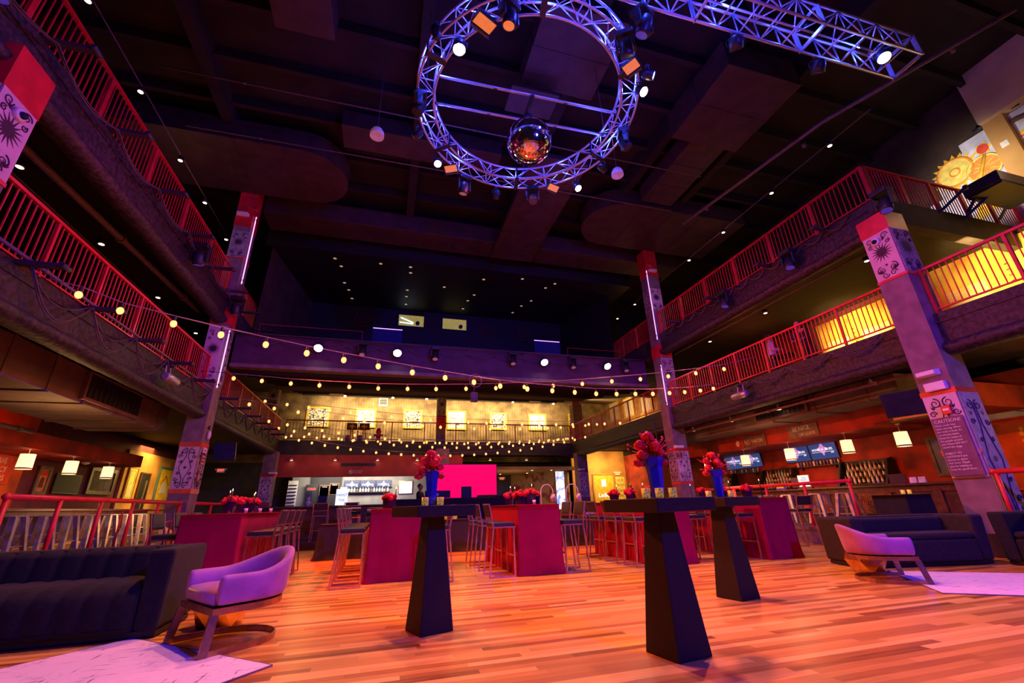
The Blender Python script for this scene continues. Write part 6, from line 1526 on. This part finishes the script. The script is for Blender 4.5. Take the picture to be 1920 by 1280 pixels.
for i, x in enumerate((12.6,13.5)):
    t = thing('outrigger_bracket', 'blue lit steel arm crossing the sun mural railing, %s one' % ('left','right')[i], 'bracket', (x,5.4,7.35), 0, 'steel arms on the corner railing'); MB().bar((-.2,.0,-.02),(.35,-.45,.55),.08,.06).build('arm', M['screenoff'], t); MB().lathe([(.05,-.05),(.05,.05)], 8, T3(.35,-.45,.55)).build('clamp', M['bracket'], t)
# ============================================================ PEOPLE
def skinmesh(name, joints, edges, mat, parent, root=None, sub=1):
    me = bpy.data.meshes.new(name); nm = list(joints); ix = {k:i for i,k in enumerate(nm)}
    me.from_pydata([joints[k][0] for k in nm], [(ix[a],ix[b]) for a,b in edges], []); me.update()
    o = bpy.data.objects.new(name, me); COL.objects.link(o); o.parent = parent; me.materials.append(mat)
    md = o.modifiers.new('skin','SKIN'); md.use_smooth_shade = True
    sk = me.skin_vertices[0].data
    for i, k in enumerate(nm):
        r = joints[k][1]; sk[i].radius = r if isinstance(r, tuple) else (r,r)
        sk[i].use_root = (k == (root or nm[0]))
    s = o.modifiers.new('sub','SUBSURF'); s.levels = sub; s.render_levels = sub
    dg = bpy.context.evaluated_depsgraph_get(); dg.update()
    m2 = bpy.data.meshes.new_from_object(o.evaluated_get(dg)); o.modifiers.clear(); o.data = m2; m2.name = name
    for p in m2.polygons: p.use_smooth = True
    if not m2.materials: m2.materials.append(mat)
    return o
def person(label, x, y, z, rz, pose, skin, top, bottom, sleeve=True, H=1.75, group=None):
    t = thing('person', label, 'person', (x,y,z), rz, group); s = H/1.75; t.scale = (s,s,s)
    P = dict(pelvis=(0,0,.95), waist=(0,0,1.08), chest=(0,0,1.30), neck=(0,0,1.47), headb=(0,.01,1.55))
    for sg, q in ((-1,'l'),(1,'r')):
        P.update({'sh'+q:(sg*.18,0,1.40),'el'+q:(sg*.25,.03,1.13),'wr'+q:(sg*.26,-.06,.90),'ha'+q:(sg*.26,-.09,.84),'hi'+q:(sg*.095,0,.90),'kn'+q:(sg*.11,-.02,.50),'an'+q:(sg*.115,.02,.09),'to'+q:(sg*.125,-.13,.035)})
    P.update(pose)
    R_ = dict(pelvis=(.155,.115), waist=(.135,.10), chest=(.165,.115), neck=.055, headb=.06)
    for q in 'lr': R_.update({'sh'+q:.066,'el'+q:.044,'wr'+q:.030,'ha'+q:(.036,.018),'hi'+q:.088,'kn'+q:.060,'an'+q:.042,'to'+q:(.040,.028)})
    E = [('pelvis','waist'),('waist','chest'),('chest','neck'),('neck','headb')]
    for q in 'lr': E += [('chest','sh'+q),('sh'+q,'el'+q),('el'+q,'wr'+q),('wr'+q,'ha'+q),('pelvis','hi'+q),('hi'+q,'kn'+q),('kn'+q,'an'+q),('an'+q,'to'+q)]
    J = {k:(P[k],R_[k]) for k in P}
    for sg, q in ((-1,'l'),(1,'r')):          # five bent fingers on each hand
        w, h = V(*P['wr'+q]), V(*P['ha'+q]); d = (h-w).normalized(); sd = d.cross(V(0,0,1) if abs(d.z) < .9 else V(0,1,0)).normalized(); nn = sd.cross(d)
        for f, (o_, L_) in enumerate(((-.027,.062),(-.009,.075),(.009,.070),(.026,.055))):
            a = h+d*.01+sd*o_; b = a+d*L_*.6; c = b+d*L_*.35-nn*L_*.3
            J['f%d%s' % (f,q)] = (tuple(a),.010); J['g%d%s' % (f,q)] = (tuple(b),.009); J['k%d%s' % (f,q)] = (tuple(c),.007)
            E += [('ha'+q,'f%d%s' % (f,q)),('f%d%s' % (f,q),'g%d%s' % (f,q)),('g%d%s' % (f,q),'k%d%s' % (f,q))]
        a = h-d*.02-sd*.045; b = a+d*.035-sd*.012; J['t'+q] = (tuple(a),.012); J['u'+q] = (tuple(b),.009); E += [('ha'+q,'t'+q),('t'+q,'u'+q)]
    body = skinmesh('body', J, E, skin, t, 'pelvis', 2)
    hd = V(*P['headb'])+V(0,-.015,.085)
    # head with nose, brow, ears and mouth, joined to the body object's own mesh
    mb = MB(); mb.ball(hd, .105, 18, 14, (.80,.95,1.15)); mb.ball(hd+V(0,-.03,-.075), .06, 12, 8, (.85,.9,.75)); mb.ball(hd+V(0,-.103,-.018), .016, 8, 6, (.8,1.2,1.5))
    for sg in (-1,1): mb.ball(hd+V(sg*.085,.01,-.01), .024, 8, 6, (.4,.8,1.2)); mb.ball(hd+V(sg*.034,-.088,.012), .013, 8, 6)
    mb.ball(hd+V(0,-.092,-.062), .022, 8, 6, (1.1,.4,.35))
    h = mb.build('head', skin, t)
    import bmesh
    bm = bmesh.new(); bm.from_mesh(body.data); bm.from_mesh(h.data); bm.to_mesh(body.data); bm.free()
    for p in body.data.polygons: p.use_smooth = True
    bpy.data.objects.remove(h)
    mb = MB()
    mb.grid(lambda u, v: tuple(hd+V(math.cos(2*PI*u)*.094*math.sin(.02+v*1.75), .022+math.sin(2*PI*u)*.106*math.sin(.02+v*1.75)*(1 if math.sin(2*PI*u) > -.2 else .8), .018+.118*math.cos(v*1.75))), 20, 10, True, None, True); mb.build('hair', M['hair'], t)
    # clothes: the body surface itself, offset outward, cut at hem, cuffs and neckline
    bones = [(a, b) for a, b in E if a[0] not in 'fgtu' and b[0] not in 'fgkt' or (a, b) in (('chest','neck'),('pelvis','waist'),('waist','chest'))]
    bones = [e for e in E if e[0] in P and e[1] in P]
    def near(p):
        best = None
        for a, b in bones:
            A, B = V(*P[a]), V(*P[b]); ab = B-A; t_ = max(0, min(1, (p-A).dot(ab)/max(ab.length_squared, 1e-9))); d = (p-A-ab*t_).length
            ra = R_[a] if isinstance(R_[a], float) else max(R_[a]); d -= ra*.4
            if best is None or d < best[0]: best = (d, a, b, t_)
        return best
    me = body.data; cls = []
    for v in me.vertices:
        d, a, b, t_ = near(v.co)
        if a == 'neck' or b == 'headb' or (b == 'neck' and t_ > .72): c = 0
        elif a[:2] == 'wr' or a[:2] == 'ha' or (b[:2] == 'wr' and t_ > (.88 if sleeve else .3)): c = 0
        elif b[:2] in ('hi','kn','an'): c = 2 if not (b[:2] == 'an' and t_ > .93) else 0
        elif b[:2] == 'to': c = 0
        elif a == 'pelvis' and t_ < .5: c = 3
        else: c = 1
        if v.co.z > P['headb'][2]-.03 and (v.co-V(*P['headb'])).length < .3 and a != 'chest': c = 0
        cls.append(c)
    def cloth(name, ok, off, mt):
        fs = [p for p in me.polygons if all(cls[k] for k in p.vertices) and any(cls[k] in ok for k in p.vertices)]; ids = sorted({k for p in fs for k in p.vertices}); mp = {k:i for i, k in enumerate(ids)}
        mb = MB(); mb.v = [tuple(me.vertices[k].co+me.vertices[k].normal*off) for k in ids]; mb.f = [[mp[k] for k in p.vertices] for p in fs]; mb.sm = [True]*len(fs)
        return mb.build(name, mt, t)
    cloth('trousers', (2,3), .010, bottom); cloth('shirt', (1,3), .016, top)
    for sg, q in ((-1,'l'),(1,'r')):
        a, b = V(*P['an'+q]), V(*P['to'+q]); MB().tube([V(a.x,a.y+.05,.04), V(a.x,a.y,.05), (a+b)/2*1.0, V(b.x,b.y-.03,.03)], [.035,.052,.050,.035], 10).build('shoe', M['black'], t)
    return t
def arms(lel, lwr, lha, rel, rwr, rha): return dict(ell=lel,wrl=lwr,hal=lha,elr=rel,wrr=rwr,har=rha)
person('person in a lavender shirt and dark trousers behind the right first balcony railing', 12.0, 10.45, 4.42, .9, arms((-.27,-.02,1.15),(-.16,-.24,1.12),(-.12,-.31,1.13),(.27,.02,1.14),(.24,-.14,.96),(.23,-.20,.92)), M['skin'], M['shirt'], M['darkcloth'])
person('person in dark clothes bending forward on the right first balcony, before the yellow mural', 12.0, 9.15, 4.42, -1.35, dict(waist=(0,-.05,1.06), chest=(0,-.17,1.24), neck=(0,-.27,1.36), headb=(0,-.31,1.42), shl=(-.18,-.20,1.33), shr=(.18,-.20,1.33), ell=(-.22,-.34,1.10), wrl=(-.15,-.52,.98), hal=(-.12,-.59,.96), elr=(.22,-.34,1.10), wrr=(.15,-.52,.98), har=(.12,-.59,.96)), M['skin'], M['darkcloth'], M['darkcloth'])
person('barman in dark clothes behind the far bar, left of the pink screen', 1.45, 19.3, .2, 1.1, arms((-.25,-.06,1.14),(-.16,-.28,1.04),(-.13,-.35,1.04),(.25,-.06,1.14),(.16,-.28,1.04),(.13,-.35,1.04)), M['skin'], M['darkcloth'], M['darkcloth'], True, 1.82)
person('person in dark clothes standing in the right lobby beside the dark lettered board', 13.9, 23.6, .37, .2, {}, M['skindark'], M['darkcloth'], M['darkcloth'], True, 1.72)
t = thing('balcony_table', 'small dark round table between the two people on the right first balcony', 'table', (11.7,9.8,4.42)); MB().lathe([(.32,.74),(.32,.77)], 20).build('tabletop', M['woodtop'], t); MB().lathe([(.2,0),(.04,.04),(.03,.74)], 12).build('pedestal', M['bracket'], t)
texts_to_mesh()
# ============================================================ LIGHT
# blue stage wash from behind the camera
lamp('SPOT', (5.5,-4.0,6.5), 4300, (.06,.03,1), .22, (2.5,8,.5), 106, .5)
# ring truss pars: amber pools on the floor
for x,y,e in ((.72,5.25,1550),(4.40,5.22,1150),(.66,8.12,1650),(4.27,8.1,1400)):
    lamp('SPOT', (x,y,8.6), e, (1,.315,.125), .10, (x+(x-2.4)*.35,y-1.4+(y-6.5)*.5,0), 95, .55)
# side reds raking across the tables
lamp('SPOT', (-4.6,11.5,6.3), 4600, (1,.09,.02), .2, (4,9.5,.8), 80, .5)
lamp('SPOT', (9.8,11.5,6.3), 1900, (1,.12,.04), .2, (1,9.5,.8), 80, .5)
# pink on the columns and balcony rails
lamp('SPOT', (2.8,2.2,9.2), 900, (1,.14,.45), .2, (10,5.5,4.4), 44, .6)
lamp('SPOT', (2.0,2.2,9.2), 450, (1,.14,.45), .2, (-5,6,4.8), 50, .6)
lamp('SPOT', (3.0,7.5,8.4), 350, (1,.14,.35), .2, (-5,12.5,5), 70, .6)
lamp('SPOT', (2.2,7.5,8.4), 450, (1,.14,.35), .2, (10.3,13,5), 70, .6)
# blue light inside the trusses
for i in range(10):
    a = 2*PI*i/10+.2
    lamp('POINT', (2.4+math.cos(a)*2.17,6.48+math.sin(a)*2.17,9.22), 55, (.04,.07,1), .03)
for x in (3.6,5.2,6.8,8.4): lamp('POINT', (x,3.66,9.3), 75, (.03,.06,1), .03)
# warm light on balconies
lamp('AREA', (3.5,26.0,7.2), 880, (1,.68,.32), 15, (3.5,27.8,6.1), sy=.3)
lamp('AREA', (14.0,9.7,4.7), 130, (1,.66,.18), .3, (15.2,9.7,5.3), sy=3, spread=95)
lamp('AREA', (14.0,5.5,4.7), 180, (1,.66,.18), .3, (15.2,5.5,5.3), sy=4.5, spread=95)
lamp('AREA', (14.0,23.5,5.0), 260, (1,.55,.18), .3, (15.2,23.5,6.5), sy=6)
lamp('SPOT', (13.4,5.6,8.7), 520, (1,.86,.66), .1, (16,5.8,9.5), 70, 1.)
lamp('POINT', (14.3,3.5,8.6), 40, (1,.58,.32), .2)
# bars
lamp('AREA', (13.3,11.5,2.7), 150, (1,.36,.16), 1.2, (14.1,11.5,0.5), sy=9)
lamp('AREA', (-8.6,14.5,2.7), 190, (1,.40,.14), 1.5, (-9.6,14.5,1), sy=9)
lamp('POINT', (-6.6,11.0,2.5), 45, (1,.50,.18), .2)  # added lamp to brighten the duct underside and counters
lamp('POINT', (11.2,11.0,2.4), 30, (1,.45,.2), .2)
lamp('AREA', (-8.8,22.5,3.0), 130, (1,.62,.16), 1.2, (-9.9,22.5,1.5), sy=4)
lamp('AREA', (-1.5,25.6,2.9), 190, (1,.86,.70), 5, (-1.5,27.3,1.8), sy=.6)
lamp('AREA', (12.6,23.4,3.6), 140, (1,.62,.22), 2.4, (12.8,25,1.5), sy=.6)
lamp('POINT', (12.8,4.2,2.4), 80, (1,.50,.12), .2)
lamp('POINT', (7.0,25.2,1.5), 70, (1,.60,.26), .4)  # added lamp, set low to brighten the tan entry ceiling
# string light glow
for x,y,z in ((-3,8,3.9),(2,9,3.6),(7,10.2,3.9),(-2,12.7,4.3),(6,10.7,4.3)): lamp('POINT', (x,y,z-.2), 16, (1,.46,.14), .15)
for x in (-3,.5,4,7.5): lamp('POINT', (x,22,3.6), 45, (1,.46,.14), .2)
# upper balconies
for y in (8,12): lamp('POINT', (-3.6,y,6.4), 26, (1,.04,.20), .2)
for y in (8.5,12): lamp('POINT', (9.0,y,6.2), 26, (1,.04,.18), .2)
lamp('POINT', (-6.8,12,9.6), 25, (1,.5,.25), .2)
lamp('POINT', (12.2,11,9.6), 25, (1,.5,.25), .2)
lamp('POINT', (13.0,12,6.0), 45, (1,.18,.05), .2)
lamp('POINT', (12.8,18,9.0), 40, (1,.40,.12), .2)
# added fill lights up at the ceiling
lamp('POINT', (-1.0,12,9.4), 45, (.60,.12,.34), .6)
lamp('POINT', (6.0,11,9.4), 38, (.60,.12,.34), .6)
lamp('SPOT', (2.6,11,8.0), 90, (.30,.08,1), .3, (2.6,15.2,6.2), 150, .5)
